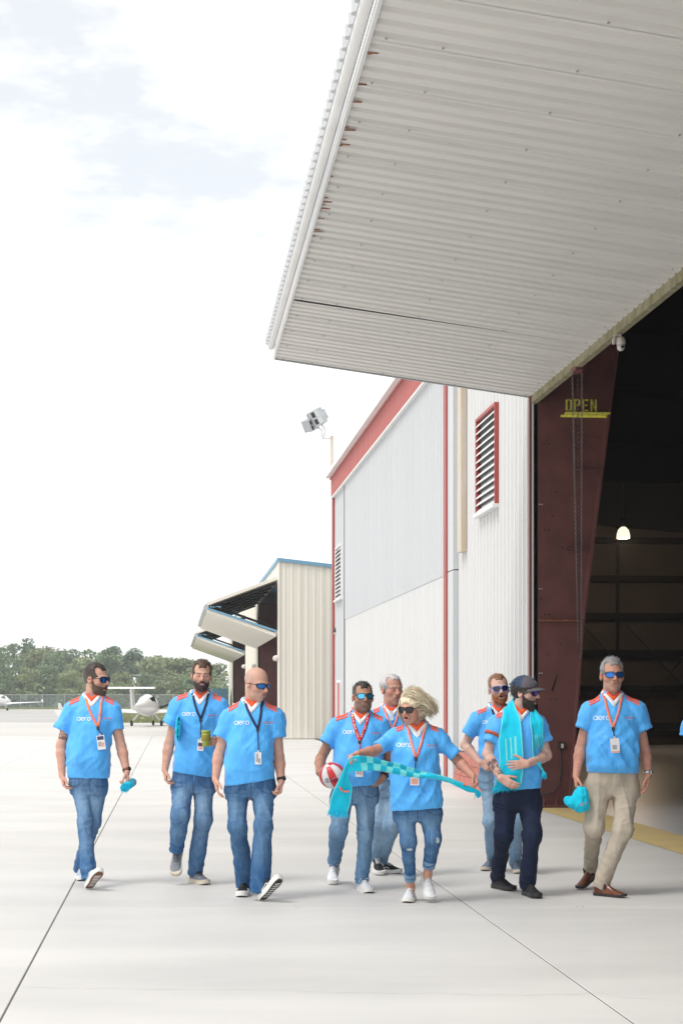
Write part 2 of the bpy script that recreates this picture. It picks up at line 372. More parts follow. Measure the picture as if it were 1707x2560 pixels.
for (ua, ub, zs) in ((0.1, 6.2, (1.84, 3.0, 4.2, 5.41, 6.6, 7.6)), (7.3, 26.8, (1.84, 3.0, 3.8, 4.0, 5.41, 6.65, 7.6)), (27.1, 30.0, (1.84, 3.0, 4.2, 6.6, 7.6))):
    for z in zs:
        for u in np.arange(ua+.04, ub, 0.3048):
            if 2.3 < u < 4.25 and 4.5 < z < 6.4: continue
            b.box((u-.011, .0, z-.011), (u+.011, .012, z+.011))
b.build('screws', M['galv'], hg)['kind'] = 'stuff'
# small personnel door at the far corner and its lamp
pd = MB(); pd.box((27.7, 0.045, 0.02), (28.7, 0.09, 2.0)); po = pd.build('entrance_door', M['red_sheet'], hg)
b = MB(); b.box((27.6, 0.04, 0.0), (27.69, 0.11, 2.1)); b.box((28.71, 0.04, 0.0), (28.8, 0.11, 2.1)); b.box((27.69, 0.04, 2.01), (28.71, 0.11, 2.1)); b.build('door_frame', M['white_trim'], hg)
# interior shell
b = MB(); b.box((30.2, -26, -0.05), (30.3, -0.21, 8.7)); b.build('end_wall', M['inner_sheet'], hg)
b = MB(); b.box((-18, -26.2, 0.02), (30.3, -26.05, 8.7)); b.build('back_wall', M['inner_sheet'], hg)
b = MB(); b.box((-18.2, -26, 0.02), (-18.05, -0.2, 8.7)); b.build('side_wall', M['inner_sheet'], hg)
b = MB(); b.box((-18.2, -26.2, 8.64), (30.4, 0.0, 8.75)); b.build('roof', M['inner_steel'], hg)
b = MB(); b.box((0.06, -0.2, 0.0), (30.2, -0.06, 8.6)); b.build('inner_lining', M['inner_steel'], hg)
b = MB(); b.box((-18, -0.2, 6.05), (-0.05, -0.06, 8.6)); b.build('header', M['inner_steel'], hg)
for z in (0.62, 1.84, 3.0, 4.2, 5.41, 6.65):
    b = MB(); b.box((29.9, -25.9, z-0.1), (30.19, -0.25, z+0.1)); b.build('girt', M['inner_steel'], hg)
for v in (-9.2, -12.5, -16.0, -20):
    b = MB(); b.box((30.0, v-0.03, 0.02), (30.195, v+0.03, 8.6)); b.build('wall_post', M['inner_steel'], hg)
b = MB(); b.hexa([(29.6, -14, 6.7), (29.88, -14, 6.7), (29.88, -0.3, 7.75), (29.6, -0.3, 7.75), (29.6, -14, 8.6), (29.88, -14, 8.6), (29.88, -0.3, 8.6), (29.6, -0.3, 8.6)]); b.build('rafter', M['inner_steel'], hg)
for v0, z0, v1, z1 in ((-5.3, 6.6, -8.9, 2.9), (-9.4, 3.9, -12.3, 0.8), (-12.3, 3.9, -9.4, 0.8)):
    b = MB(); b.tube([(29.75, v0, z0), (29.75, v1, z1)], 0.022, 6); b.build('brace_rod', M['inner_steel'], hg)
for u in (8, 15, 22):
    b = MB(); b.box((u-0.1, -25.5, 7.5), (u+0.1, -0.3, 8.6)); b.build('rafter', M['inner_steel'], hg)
# tapered steel column at the doorway
cz = [(0.0, 0.50), (2.69, 0.70), (5.93, 1.117), (7.6, 1.33)]
b = MB()
for (za, wa), (zb, wb) in zip(cz[:-1], cz[1:]):
    b.hexa([(-0.06, -wa, za), (-0.04, -wa, za), (-0.04, -0.07, za), (-0.06, -0.07, za), (-0.06, -wb, zb), (-0.04, -wb, zb), (-0.04, -0.07, zb), (-0.06, -0.07, zb)])
cw = b.build('column_web', M['maroon'], hg)
b = MB()
for (za, wa), (zb, wb) in zip(cz[:-1], cz[1:]):
    b.hexa([(-0.16, -wa-0.032, za), (0.1, -wa-0.032, za), (0.1, -wa, za), (-0.16, -wa, za), (-0.16, -wb-0.032, zb), (0.1, -wb-0.032, zb), (0.1, -wb, zb), (-0.16, -wb, zb)])
b.build('column_flange', M['maroon'], hg)
def wcol(z): return float(np.interp(z, [p[0] for p in cz], [p[1] for p in cz]))
for z, v0, m in ((2.69, -0.07, 'rust'), (4.87, None, 'maroon'), (3.73, None, 'maroon')):
    a = -0.07 if v0 else -(wcol(z) - 0.42 if z > 4 else wcol(z) - 0.36)
    b = MB(); b.box((-0.15, -wcol(z)+0.002, z-0.008), (-0.062, a, z+0.008)); b.build('stiffener', M[m], hg)
b = MB(); zz = 5.70; b.box((-0.17, -wcol(zz)-0.02, zz-0.028), (-0.062, -0.46, zz-0.002)); b.build('yellow_ledge', M['spray'], hg)
b = MB(); b.box((-0.0645, -wcol(zz)+.01, zz-0.065), (-0.0615, -0.40, zz-0.03)); b.build('paint_overspray', M['spray'], hg)
# bolt holes and dents in the web
b = MB()
for z, v in ((5.25, .16), (5.25, .22), (5.30, .19), (4.0, .17), (4.0, .23), (2.78, .17), (2.78, .23), (1.55, .25), (1.55, .33), (4.55, .33), (4.2, .29), (3.75, .43), (2.2, .2), (2.35, .4), (3.0, .12), (5.8, .2), (5.86, .13)):
    b.lathe((-0.0601, -v, z), [(0.011, 0.0), (0.011, 0.003)], 8, axis=(-1, 0, 0))
b.prism([(-0.0603, -.26, 1.68), (-0.0603, -.29, 1.66), (-0.0603, -.36, 1.9), (-0.0603, -.345, 1.9)], (0, 0, 0), (-0.002, 0, 0))
b.build('bolt_hole', M['dark'], hg)
b = MB()
for z in (1.93, 3.15, 4.37):
    for v in (.09, .125): b.lathe((-0.0601, -v, z), [(0.008, 0.0), (0.008, 0.004)], 8, axis=(-1, 0, 0))
b.build('bolt_head', M['white_trim'], hg)
b = MB(); b.box((-0.4, -0.62, 0.006), (0.1, -0.03, 0.03))
for v in (0.12, 0.3, 0.45): b.lathe((-0.25, -v, 0.03), [(0.02, 0), (0.02, 0.05), (0.012, 0.05), (0.012, 0.09)], 8)
b.build('base_plate', M['maroon'], hg)
# stencil lettering, stroke by stroke
def stencil(word, v0, z0, h, wl, gap, th=0.0022):
    b = MB(); s = wl * 0.30; x = 0.0
    def bar(xa, za, xb, zb): b.box((-0.0605-th, v0 - (x+xb), z0+za), (-0.0605, v0 - (x+xa), z0+zb))
    for ch in word:
        g_ = 0.008
        if ch == 'O':
            bar(0, h*.06, s, h*.94); bar(wl-s, h*.06, wl, h*.94)
            bar(s, 0, wl/2-g_, s); bar(wl/2+g_, 0, wl-s, s); bar(s, h-s, wl/2-g_, h); bar(wl/2+g_, h-s, wl-s, h)
        if ch == 'P':
            bar(0, 0, s, h); bar(s+g_, h-s, wl*.85, h); bar(s+g_, h*.42, wl*.85, h*.42+s*.9); bar(wl-s, h*.48, wl, h*.95)
        if ch == 'E':
            bar(0, 0, s, h); bar(s+g_, 0, wl, s*.9); bar(s+g_, h-s*.9, wl, h); bar(s+g_, h/2-s*.4, wl*.85, h/2+s*.4)
        if ch == 'N':
            bar(0, 0, s, h); bar(wl-s, 0, wl, h)
            b.hexa([(-0.0605-th, v0-(x+s+.004), z0+h), (-0.0605-th, v0-(x+s+.004), z0+h*.72), (-0.0605, v0-(x+s+.004), z0+h*.72), (-0.0605, v0-(x+s+.004), z0+h),
                    (-0.0605-th, v0-(x+wl-s-.002), z0+h*.3), (-0.0605-th, v0-(x+wl-s-.002), z0), (-0.0605, v0-(x+wl-s-.002), z0), (-0.0605, v0-(x+wl-s-.002), z0+h*.3)])
        x += wl + gap
    return b.build('stencil_lettering', M['spray'], hg)
stencil('OPEN', -0.475, 5.725, 0.175, 0.092, 0.03)
# electrical box and conduit on the column
b = MB(); b.box((-0.15, -0.44, 0.83), (-0.061, -0.36, 0.93)); b.build('outlet_box', M['black_metal'], hg)
b = MB(); b.box((-0.156, -0.425, 0.85), (-0.151, -0.385, 0.912)); b.build('outlet_plate', M['camera_white'], hg)
b = MB(); b.tube([(-0.1, -0.40, 0.83), (-0.1, -0.395, 0.5), (-0.1, -0.37, 0.3), (-0.1, -0.28, 0.2), (-0.1, -0.1, 0.17)], 0.011, 8); b.build('conduit', M['black_metal'], hg, True)
# ------------------------------------------------------------------ raised door leaf (canopy)
cp = empty('raised_hangar_door', (0, 0, 0), local=True); cp.location = O1; cp.rotation_euler = (0, 0, RZ)
tag(cp, 'raised white corrugated hangar door jutting over the apron as a canopy', 'hangar door')
V1, ZA, SL = 3.723, 5.93, 0.1316
PW = 0.914; NP = 20
zc = lambda v: ZA + SL * v
def canopy_panel(name, w_in, w_out, m):
    n = 4; b = MB(); prof = []
    for i in range(n):
        prof += [(i/n, 0), (i/n + 0.07, 0), (i/n + 0.10, 0.034), (i/n + 0.155, 0.034), (i/n + 0.185, 0)]
    prof.append((1.0, 0)); k = len(prof)
    vs = []
    for v, wd_ in ((0.03, w_in), (V1, w_out)):
        vs += [(-t*wd_, v, zc(v) + d) for t, d in prof]
    fs = [(i, i+1, k+i+1, k+i) for i in range(k-1)]
    # upper skin gives the sheet its thickness
    vs += [(x, y, z + 0.006) for x, y, z in vs]
    fs += [(2*k+i+1, 2*k+i, 3*k+i, 3*k+i+1) for i in range(k-1)]
    fs += [(i, 2*k+i, 2*k+i+1, i+1) for i in range(k-1)] + [(k+i+1, 3*k+i+1, 3*k+i, k+i) for i in range(k-1)]
    b.add(vs, fs); return b.build(name, m, cp)
p0 = canopy_panel('sheet_panel', PW-0.007, PW-0.007, M['canopy_sheet']); p0.location = (-0.01, 0, 0)
for i in range(1, NP):
    if i == 3:
        o = canopy_panel('sheet_panel', PW-0.007, PW-0.095, M['canopy_sheet']); o.location = (-0.01 - i*PW, 0, 0)
    else: dup(p0, cp, (-0.01 - i*PW, 0, 0))
LEN = NP * PW
b = MB(); b.hexa([(-LEN, 0.0, ZA+0.06), (-0.02, 0.0, ZA+0.06), (-0.02, V1-.02, zc(V1)+0.06), (-LEN, V1-.02, zc(V1)+0.06), (-LEN, 0, ZA+.32), (-0.02, 0, ZA+.32), (-0.02, V1-.02, zc(V1)+.22), (-LEN, V1-.02, zc(V1)+.22)])
b.build('door_core', M['dark'], cp)
b = MB(); b.box((-LEN, V1+0.003, zc(V1)-0.02), (0.0, V1+0.03, zc(V1)+0.065)); b.build('edge_angle', M['white_trim'], cp)
b = MB(); b.tube([(-LEN, V1+0.075, zc(V1)+0.105), (-0.28, V1+0.075, zc(V1)+0.105)], 0.048, 12); b.build('edge_pipe', M['white_trim'], cp, True)
o = corr(0.914, zc(V1)+0.12, zc(V1)+0.21, 0.2286, 0.032, V1+0.13, 0.01).build('outer_skin_panel', M['grey_sheet'], cp); o.location = (-0.28-0.914, 0, 0)
for i in range(1, NP-1): dup(o, cp, (-0.28-0.914*(i+1), 0, 0))
b = MB(); b.hexa([(-0.0, 0.03, ZA-0.012), (0.028, 0.03, ZA-0.012), (0.028, V1, zc(V1)-0.02), (0.0, V1, zc(V1)-0.02), (0, 0.03, ZA+.22), (0.028, 0.03, ZA+.22), (0.028, V1, zc(V1)+.2), (0, V1, zc(V1)+.2)]); b.build('end_angle', M['galv'], cp)
b = MB(); b.box((-LEN, -0.055, ZA-0.10), (0.02, 0.028, ZA+0.05)); b.build('hinge_beam', M['moss'], cp)
b = MB()
for i in range(NP):
    for v in (0.12, 1.15, 2.2, 3.2, 3.62):
        u = -0.012 - i*PW - 0.06; b.box((u-0.011, v-0.009, zc(v)-0.010), (u+0.011, v+0.009, zc(v)-0.001))
b.build('screws', M['galv'], cp)['kind'] = 'stuff'
b = MB()
for k in range(18):
    i = int(rng.integers(7, 14)); u = -0.01 - i*PW - rng.uniform(0, 0.9); l = rng.uniform(0.02, 0.10)
    b.box((u-0.01*rng.uniform(.4, 1.3), V1-l, zc(V1-l/2)-0.010), (u+0.012*rng.uniform(.4, 1.6), V1-0.002, zc(V1-l/2)-0.006))
b.build('rust_spots', M['rust'], cp)['kind'] = 'stuff'
# ------------------------------------------------------------------ chains, pulley, camera, lamp
def L2W(u, v, z): return O1 + DV*u + NV*v + np.array([0, 0, z])
def on_front(px): return 5.186 / ((px - CX) / F + 0.09808)
Yc = on_front(1437); top = at(1437, 930, Yc)
def chain(name, p0, p1, label, m):
    b = MB(); p0, p1 = np.array(p0), np.array(p1); L_ = np.linalg.norm(p1-p0); n = int(L_/0.034); t = (p1-p0)/L_
    a = np.cross(t, (0, 1, 0)); a /= np.linalg.norm(a); c = np.cross(t, a)
    for i in range(n):
        ce = p0 + t*(i+0.5)*L_/n; s_ = a if i % 2 else c
        pts = [ce + t*0.022*math.cos(q) + s_*0.012*math.sin(q) for q in [k*math.pi/3 for k in range(7)]]
        b.tube(pts, 0.0038, 3, caps=False)
    return tag(b.build(name, m), label, 'chain')
endp = lambda z, dv: L2W(-0.19, -wcol(z)-dv, z)
chain('hoist_chain', top + (-0.04, 0, 0), endp(2.35, -0.05), 'bright steel hoist chain leftmost of three hanging before the maroon column', M['chain_steel'])
chain('hoist_chain', top + (0.045, 0.1, 0), endp(2.2, -0.01), 'dark hoist chain between the two bright chains by the OPEN lettering', M['black_metal'])
chain('hoist_chain', top + (0.085, 0, 0), endp(2.15, 0.01), 'bright steel hoist chain rightmost of three hanging before the maroon column', M['chain_steel'])
b = MB(); c = top + (0.02, 0, 0.0); b.obox(c + (0, 0, 0.03), np.array(DV)*0.14, np.array(NV)*0.05, (0, 0, 0.03)); b.lathe(c + (-0.04, 0, 0.0), [(0.03, -0.012), (0.034, 0), (0.03, 0.012)], 12, axis=NV); b.lathe(c + (0.06, 0, 0.0), [(0.03, -0.012), (0.034, 0), (0.03, 0.012)], 12, axis=NV)
tag(b.build('chain_pulley', M['maroon']), 'rusty pulley block under the raised door above the chains', 'pulley')
ca = empty('security_camera', at(1551, 858, on_front(1545))); tag(ca, 'white dome security camera on a bracket beside the raised door hinge', 'camera')
c = np.array(ca.location)
b = MB(); b.lathe(c, [(0.012, .075), (0.035, .07), (0.052, .045), (0.056, 0.005), (0.05, -0.015), (0.045, -0.02)], 18); b.build('housing', M['camera_white'], ca, True)
b = MB(); b.lathe(c, [(0.044, -0.018), (0.046, -0.045), (0.038, -0.075), (0.018, -0.09), (0.004, -0.092)], 18); b.build('camera_head', M['camera_white'], ca, True)
b = MB(); b.lathe(c + (0.01, -0.043, -0.05), [(0.017, 0), (0.017, -.006)], 12, axis=(0, 1, 0)); b.build('lens', M['glass_dark'], ca)
b = MB(); b.tube([c + (0.0, 0, 0.075), c + (0.0, 0, 0.10), c + (-0.03, 0, 0.105), c + (-0.075, 0, 0.09), c + (-0.08, 0, 0.02)], 0.011, 8); b.box(c + (-0.10, -0.03, -0.01), c + (-0.07, 0.03, 0.05)); b.build('bracket', M['camera_white'], ca, False)
hb = empty('high_bay_lamp', at(1557, 1330, 50.0)); tag(hb, 'glowing glass bell lamp hanging inside the dark hangar', 'lamp'); c = np.array(hb.location)
b = MB(); b.lathe(c, [(0.20, -0.19), (0.195, -0.08), (0.16, 0.05), (0.09, 0.13), (0.05, 0.15)], 20); b.build('lamp_shade', mat('lamp_glow', (0.8, 0.75, 0.65), 0.4, emit=((1.0, 0.86, 0.68), 0.62)), hb, True)
b = MB(); b.lathe(c, [(0.05, 0.151), (0.09, 0.17), (0.11, 0.25), (0.12, 0.42), (0.02, 0.45)], 16); b.tube([c + (0, 0, .45), c + (0, 0, 2.1)], 0.012, 6); b.build('ballast', M['black_metal'], hb)
pl = bpy.data.lights.new('lamp_light', 'POINT'); pl.energy = 170; pl.color = (1, 0.75, 0.5); pl.shadow_soft_size = 0.15
plo = bpy.data.objects.new('lamp_light', pl); COL.objects.link(plo); plo.parent = hb; plo.location = (0, 0, -0.32)
# ------------------------------------------------------------------ threshold, hangar floor
def strip(name, u0, u1, v0, v1, z, m):
    p = [L2W(u0, v0, z), L2W(u1, v0, z), L2W(u1, v1, z), L2W(u0, v1, z)]
    b = MB(); b.add(p, [(3, 2, 1, 0)]); return tag(b.build(name, m), kind='structure')
strip('hangar_floor', -18, 30.2, -26, -0.62, 0.004, M['epoxy'])
strip('yellow_line', -18, 0.5, -0.615, 0.06, 0.005, M['yellow'])
# ------------------------------------------------------------------ floodlight on the far corner
c0 = L2W(30.75, 0.02, 0)
fl = empty('floodlight', c0); tag(fl, 'twin square floodlight on a pale pole above the roof corner', 'floodlight')
Yf = c0[1]
pp = lambda px, py: at(px, py, Yf)
b = MB(); b.tube([pp(829.5, 1089), pp(829.5, 1193), pp(837, 1206), pp(837, 1216), pp(836, 1490)], 0.05, 8); b.build('pole', M['beige_pipe'], fl, True)
b = MB(); b.tube([pp(827, 1096), pp(810, 1096)], 0.03, 8); b.tube([pp(805, 1083), pp(806, 1094), pp(808, 1098), pp(811, 1094), pp(812, 1072), pp(800, 1056)], 0.03, 8); b.tube([pp(806, 1094), pp(804, 1074), pp(786, 1066)], .03, 8); b.build('bracket', M['white_trim'], fl, True)
def lamp_head(px, py, sz, yaw, name='lamp_head'):
    c = pp(px, py); rot = Matrix.Rotation(R(yaw), 3, 'Z') @ Matrix.Rotation(R(-28), 3, 'Y')
    ax, ay, az = [np.array(rot @ Vector(q)) for q in ((1, 0, 0), (0, 1, 0), (0, 0, 1))]
    b = MB(); b.obox(c, ax*sz*0.62, ay*sz*0.7, az*sz*0.72); b.obox(c + ax*sz*0.75, ax*sz*.14, ay*sz*.45, az*sz*.45)
    hd = b.build(name, M['galv'], fl)
    b = MB()
    f0 = c - ax*sz*0.62
    for s_ in (-1, 1): b.obox(c - ax*sz*.16 - ay*sz*0.71 + az*sz*0.33*s_, ax*sz*.40, ay*sz*.01, az*sz*.27)
    b.build('lens', M['lamp_glass'], hd)
    b = MB()
    for s_ in (-1, 1): b.obox(c - ax*sz*.36 - ay*sz*0.722 + az*sz*0.33*s_, ax*sz*.17, ay*sz*.008, az*sz*.25)
    b.build('reflector', M['black_metal'], hd)
lamp_head(792, 1045, 0.36, 12); lamp_head(775, 1062, 0.27, 40)
wl = empty('wall_lamp', at(842, 1579, L2W(29.9, .1, 0)[1])); tag(wl, 'small dark wall lamp low on the far hangar corner', 'lamp'); c = np.array(wl.location)
b = MB(); b.lathe(c, [(0.02, .13), (0.09, .10), (0.12, .03), (0.12, -.02)], 14); b.build('hood', M['black_metal'], wl, True)
b = MB(); b.lathe(c, [(0.105, -.02), (0.10, -.09), (0.04, -.11)], 14); b.build('diffuser', M['beige_pipe'], wl, True)

# ================================================================== SECOND HANGAR
O2 = np.array([-2.27, 63.2, 0.0])
h2 = empty('beige_hangar', O2, RZ, local=True); tag(h2, 'beige metal hangar with blue eaves trim and two raised folding doors', 'hangar')
HE = 6.6
def endwall():
    n = 24; wv = 20.0/n
    for i in range(n):
        v0 = -i*wv; za, zb = HE - 0.11*i*wv, HE - 0.11*(i+1)*wv; b = MB(); d = 0.012
        pr = []
        for q in range(3):
            t0 = v0 - wv*q/3; w3 = wv/3; pr += [(t0-(.006 if q == 0 else 0), 0), (t0-w3*.40, 0), (t0-w3*.50, -d), (t0-w3*.72, -d), (t0-w3*.82, 0)]
        pr.append((v0-wv, 0)); kk = len(pr)
        vs = [(u, v, 0.02) for v, u in pr] + [(u, v, HE + 0.11*v) for v, u in pr]
        b.add(vs, [(i_, i_+1, kk+i_+1, kk+i_) for i_ in range(kk-1)]); b.build('wall_panel', M['beige_sheet'], h2)
endwall()
b = MB(); b.hexa([(-0.08, -20, HE-2.2-.02), (60, -20, HE-2.2-.02), (60, 0.10, HE-.01), (-0.08, 0.10, HE-.01), (-0.08, -20, HE-2.2+.1), (60, -20, HE-2.2+.1), (60, 0.10, HE+.12), (-0.08, 0.10, HE+.12)]); b.build('roof', M['blue_trim'], h2)
b = MB(); b.box((-0.04, 0.0, 0.0), (0.8, 0.05, HE-.02)); b.build('corner_trim', M['beige_sheet'], h2)
panels('wall_panel', 17.2, 30.0, 0.0, HE-.02, M['beige_sheet'], h2)
panels('wall_panel', 51.0, 58.0, 0.0, HE-.02, M['beige_sheet'], h2)
b = MB(); b.box((0.8, -0.1, 5.98), (17.2, 0.03, HE-.02)); b.build('header', M['beige_sheet'], h2)
b = MB(); b.box((30, -0.1, 5.98), (51, 0.03, HE-.02)); b.build('header', M['beige_sheet'], h2)
b = MB(); b.box((0.8, -19, 0.02), (58, -18.9, 4.2)); b.box((17.3, -18.9, 0.02), (17.4, -0.1, 5.9)); b.box((57.9, -18.9, .02), (58, -.1, 5.9)); b.box((0.05, -18.9, .02), (0.12, -.1, 4.4)); b.build('inner_wall', M['inner_sheet'], h2)
for u in (0.95, 16.9, 30.3, 50.5):
    b = MB(); b.box((u-.1, -0.9, 0), (u+.1, -0.12, 5.95)); b.build('steel_column', M['maroon'], h2)
def bifold(u0, u1, vf, zh, zf, zb, label):
    t = empty('folding_door', (0, 0, 0), local=True); t.location = O2; t.rotation_euler = (0, 0, RZ); tag(t, label, 'hangar door', 'raised folding doors of the beige hangar')
    th = 0.12
    def leaf(name, va, za, vb, zb_, m, off):
        n = int(round((u1-u0)/1.2)); wdt = (u1-u0)/n
        dv, dz = vb-va, zb_-za; l = math.hypot(dv, dz); nx, nz = -dz/l*off, dv/l*off
        for i in range(n):
            a, e = u0+i*wdt+.006, u0+(i+1)*wdt-.006
            b = MB(); b.hexa([(a, va, za), (e, va, za), (e, vb, zb_), (a, vb, zb_), (a, va+nx, za+nz), (e, va+nx, za+nz), (e, vb+nx, zb_+nz), (a, vb+nx, zb_+nz)]); b.build(name, m, t)
    leaf('upper_leaf_panel', 0.06, zh, vf, zf+0.05, M['beige_sheet'], th)
    leaf('lower_leaf_panel', vf, zf-0.05, 0.06, zb, M['beige_sheet'], th if True else -th)
    # steel framing on the inner faces, trims along the fold
    b = MB()
    for u in np.linspace(u0, u1, 7): b.tube([(u, .1, zh-.12), (u, vf-.15, zf+.02)], 0.05, 6); b.tube([(u, vf-.15, zf+.06), (u, .1, zb+.2)], 0.05, 6)
    b.build('door_frame', M['inner_steel'], t)
    b = MB(); b.tube([(u0, vf+.05, zf), (u1, vf+.05, zf)], 0.1, 8); b.box((u0-.03, .05, zb-.02), (u1+.03, .13, zb+.12)); b.build('edge_trim', M['galv'], t)
    b = MB(); b.box((u0-.04, vf-.5, zf-.02), (u0-.01, vf-.1, zf+.03)); b.hexa([(u0-.03, vf, zf-.1), (u0-.01, vf, zf-.1), (u0-.01, .1, zb+.05), (u0-.03, .1, zb+.05), (u0-.03, vf, zf-.02), (u0-.01, vf, zf-.02), (u0-.01, .1, zb+.14), (u0-.03, .1, zb+.14)]); b.build('blue_edge', M['blue_trim'], t)
bifold(0.85, 17.1, 2.66, 5.96, 4.93, 3.94, 'nearer raised folding door of the beige hangar, half folded outward')
bifold(30.1, 50.9, 2.66, 5.96, 4.93, 3.94, 'farther raised folding door of the beige hangar, behind the nearer one')
for (u, z) in ((0.2, 3.0), (17.6, 3.0), (29.6, 3.2)):
    b = MB(); b.lathe((u, 0.12, z), [(0.02, .12), (0.12, .08), (0.15, -.03), (0.1, -.1)], 12); b.build('wall_lamp', M['camera_white'], h2, True)
b = MB(); b.box((51.3, 0.3, 0.0), (54.5, 1.5, 2.1)); b.build('entrance_door', M['blue_trim'], h2)
b = MB(); b.box((1.1, -.98, 1.9), (1.12, -.5, 2.2)); b.build('warning_sign', M['red_trim'], h2)

# ================================================================== FENCE, GRASS, POLE, TREES
YF = 235.0
fe = empty('chain_link_fence', (-30, YF, 0)); tag(fe, 'grey chain link fence in front of the tree line', 'fence')
xs_f = np.arange(-66, 6, 3.0) + 0.9
pm = MB(); pm.tube([(0, 0, -0.1), (0, 0, 1.78)], 0.035, 6); f0 = mk('post', np.array(pm.v) + np.array(fe.location), pm.f, M['galv'], fe); f0.location = (xs_f[0]+30, 0, 0)
for x in xs_f[1:]: dup(f0, fe, (x+30, 0, 0))
b = MB(); b.tube([(xs_f[0], YF, 1.76), (xs_f[-1], YF, 1.76)], 0.03, 6); b.build('top_rail', M['galv'], fe)
b = MB(); b.add([(xs_f[0], YF+.04, -.1), (xs_f[-1], YF+.04, -.1), (xs_f[-1], YF+.04, 1.74), (xs_f[0], YF+.04, 1.74)], [(0, 1, 2, 3)]); b.build('wire_mesh', M['net'], fe)
gb = MB()
for k in range(5200):
    Y = rng.uniform(104, 240); x = rng.uniform(-45, -2) * Y / 180 ; h = rng.uniform(.05, .16); q = rng.uniform(.05, .22)
    if x < -0.128*Y and Y < 206: continue
    gb.add([(x-q, Y, -.12), (x+q, Y, -.12), (x + rng.uniform(-.1, .1), Y, h)], [(0, 1, 2)])
tag(gb.build('grass', M['grass']), 'strip of rough grass between apron and fence', 'grass', kind='stuff')
lp = empty('street_lamp', at(326, 1765, 255)); tag(lp, 'thin grey street lamp with a short arm behind the fence', 'street lamp'); lp.location.z = -0.1; ORG[lp.name] = np.array(lp.location)
P_ = lambda px, py: at(px, py, 255)
bx_ = P_(326, 1765); bx_[2] = -.1
b = MB(); b.tube([bx_, P_(327, 1686)], [0.20, 0.13], 8); b.build('pole', M['white_trim'], lp)
b = MB(); b.tube([P_(327, 1690), P_(335, 1687.5), P_(340, 1687.5)], 0.05, 6); b.build('arm', M['galv'], lp)
b = MB(); c = P_(345, 1688); b.obox(c, (0.42, 0, 0), (0, .2, 0), (0, 0, .09)); b.build('lamp_head', M['galv'], lp)
for i, (y0, lab) in enumerate(((1689, 'upper overhead wire running from the street lamp past the trees'), (1698, 'lower overhead wire running from the street lamp past the trees'))):
    b = MB(); b.tube([P_(327 + t*330, y0 + 8*t + 10*t*(1-t)) for t in np.linspace(0, 1, 12)], 0.025, 4); tag(b.build('overhead_wire', M['galv']), lab, 'wire', 'overhead wires')
b = MB(); b.tube([P_(325, 1695), P_(300, 1755)], 0.03, 4); tag(b.build('guy_wire', M['galv']), 'slanting guy wire left of the street lamp', 'wire')
def crown_mesh(kind, seed):
    r = np.random.default_rng(seed); V = []; Fq = []
    nb = 24 if kind != 'pine' else 16
    blobs = []
    for i in range(nb):
        if kind == 'pine':
            a = r.uniform(0, 6.28); rad = r.uniform(0.2, 1.7); c = np.array([math.cos(a)*rad, math.sin(a)*rad, r.uniform(5.6, 10.2)]); s = r.uniform(.55, 1.0)
        else:
            a = r.uniform(0, 6.28); h = r.uniform(0, 1); rad = 2.9*math.sqrt(max(0, 1-((h-.42)/.62)**2))*r.uniform(.45, 1.0); c = np.array([math.cos(a)*rad, math.sin(a)*rad, 1.6 + h*6.6]); s = r.uniform(.8, 1.35)
        blobs.append((c, s))
    n = 0
    for c, s in blobs:
        m = int(82*s*s) + 40
        d = r.normal(size=(m, 3)); d /= np.linalg.norm(d, axis=1)[:, None]
        pts = c + d*(s*r.uniform(.55, 1.08, m)[:, None])*np.array([1.1, 1.1, .8])
        for p in pts:
            a = r.normal(size=3); a /= np.linalg.norm(a); b_ = np.cross(a, r.normal(size=3)); b_ /= np.linalg.norm(b_); l = r.uniform(.16, .36)
            V += [p-a*l, p-b_*l*.5, p+a*l, p+b_*l*.5]; Fq.append((n, n+1, n+2, n+3)); n += 4
    return np.array(V), np.array(Fq, np.int32), blobs
protos = {}
def tree(x, Y, kind, hs, label, group='trees beyond the fence', seed=0):
    key = (kind, seed % 3); t = empty('pine_tree' if kind == 'pine' else 'broadleaf_tree', (x, Y, -0.1), random.uniform(0, 6.28), local=True)
    tag(t, label, 'tree', group)
    if key not in protos:
        v, f, blobs = crown_mesh(kind, 11 + hash(kind) % 1 + (seed % 3)*5 + len(kind))
        cr = mk('crown', v, f, M['leaf_c' if kind == 'pine' else ('leaf_a' if kind == 'broad' else 'leaf_b')], t)
        b = MB(); hh = 9 if kind == 'pine' else 5
        b.tube([(0, 0, 0), (.08, .05, hh*.5), (0, .1, hh)], [.24, .19, .06], 8)
        for c, s in blobs[:9]: b.tube([(0.04, .04, max(1.2, c[2]*.6)), c*np.array([.6, .6, .9]), c], [.09, .06, .02], 5)
        tr = b.build('trunk', M['bark'], t); protos[key] = (cr, tr)
    else:
        for o in protos[key]: dup(o, t)
    t.scale = (hs*random.uniform(.95, 1.25), hs*random.uniform(.95, 1.25), hs)
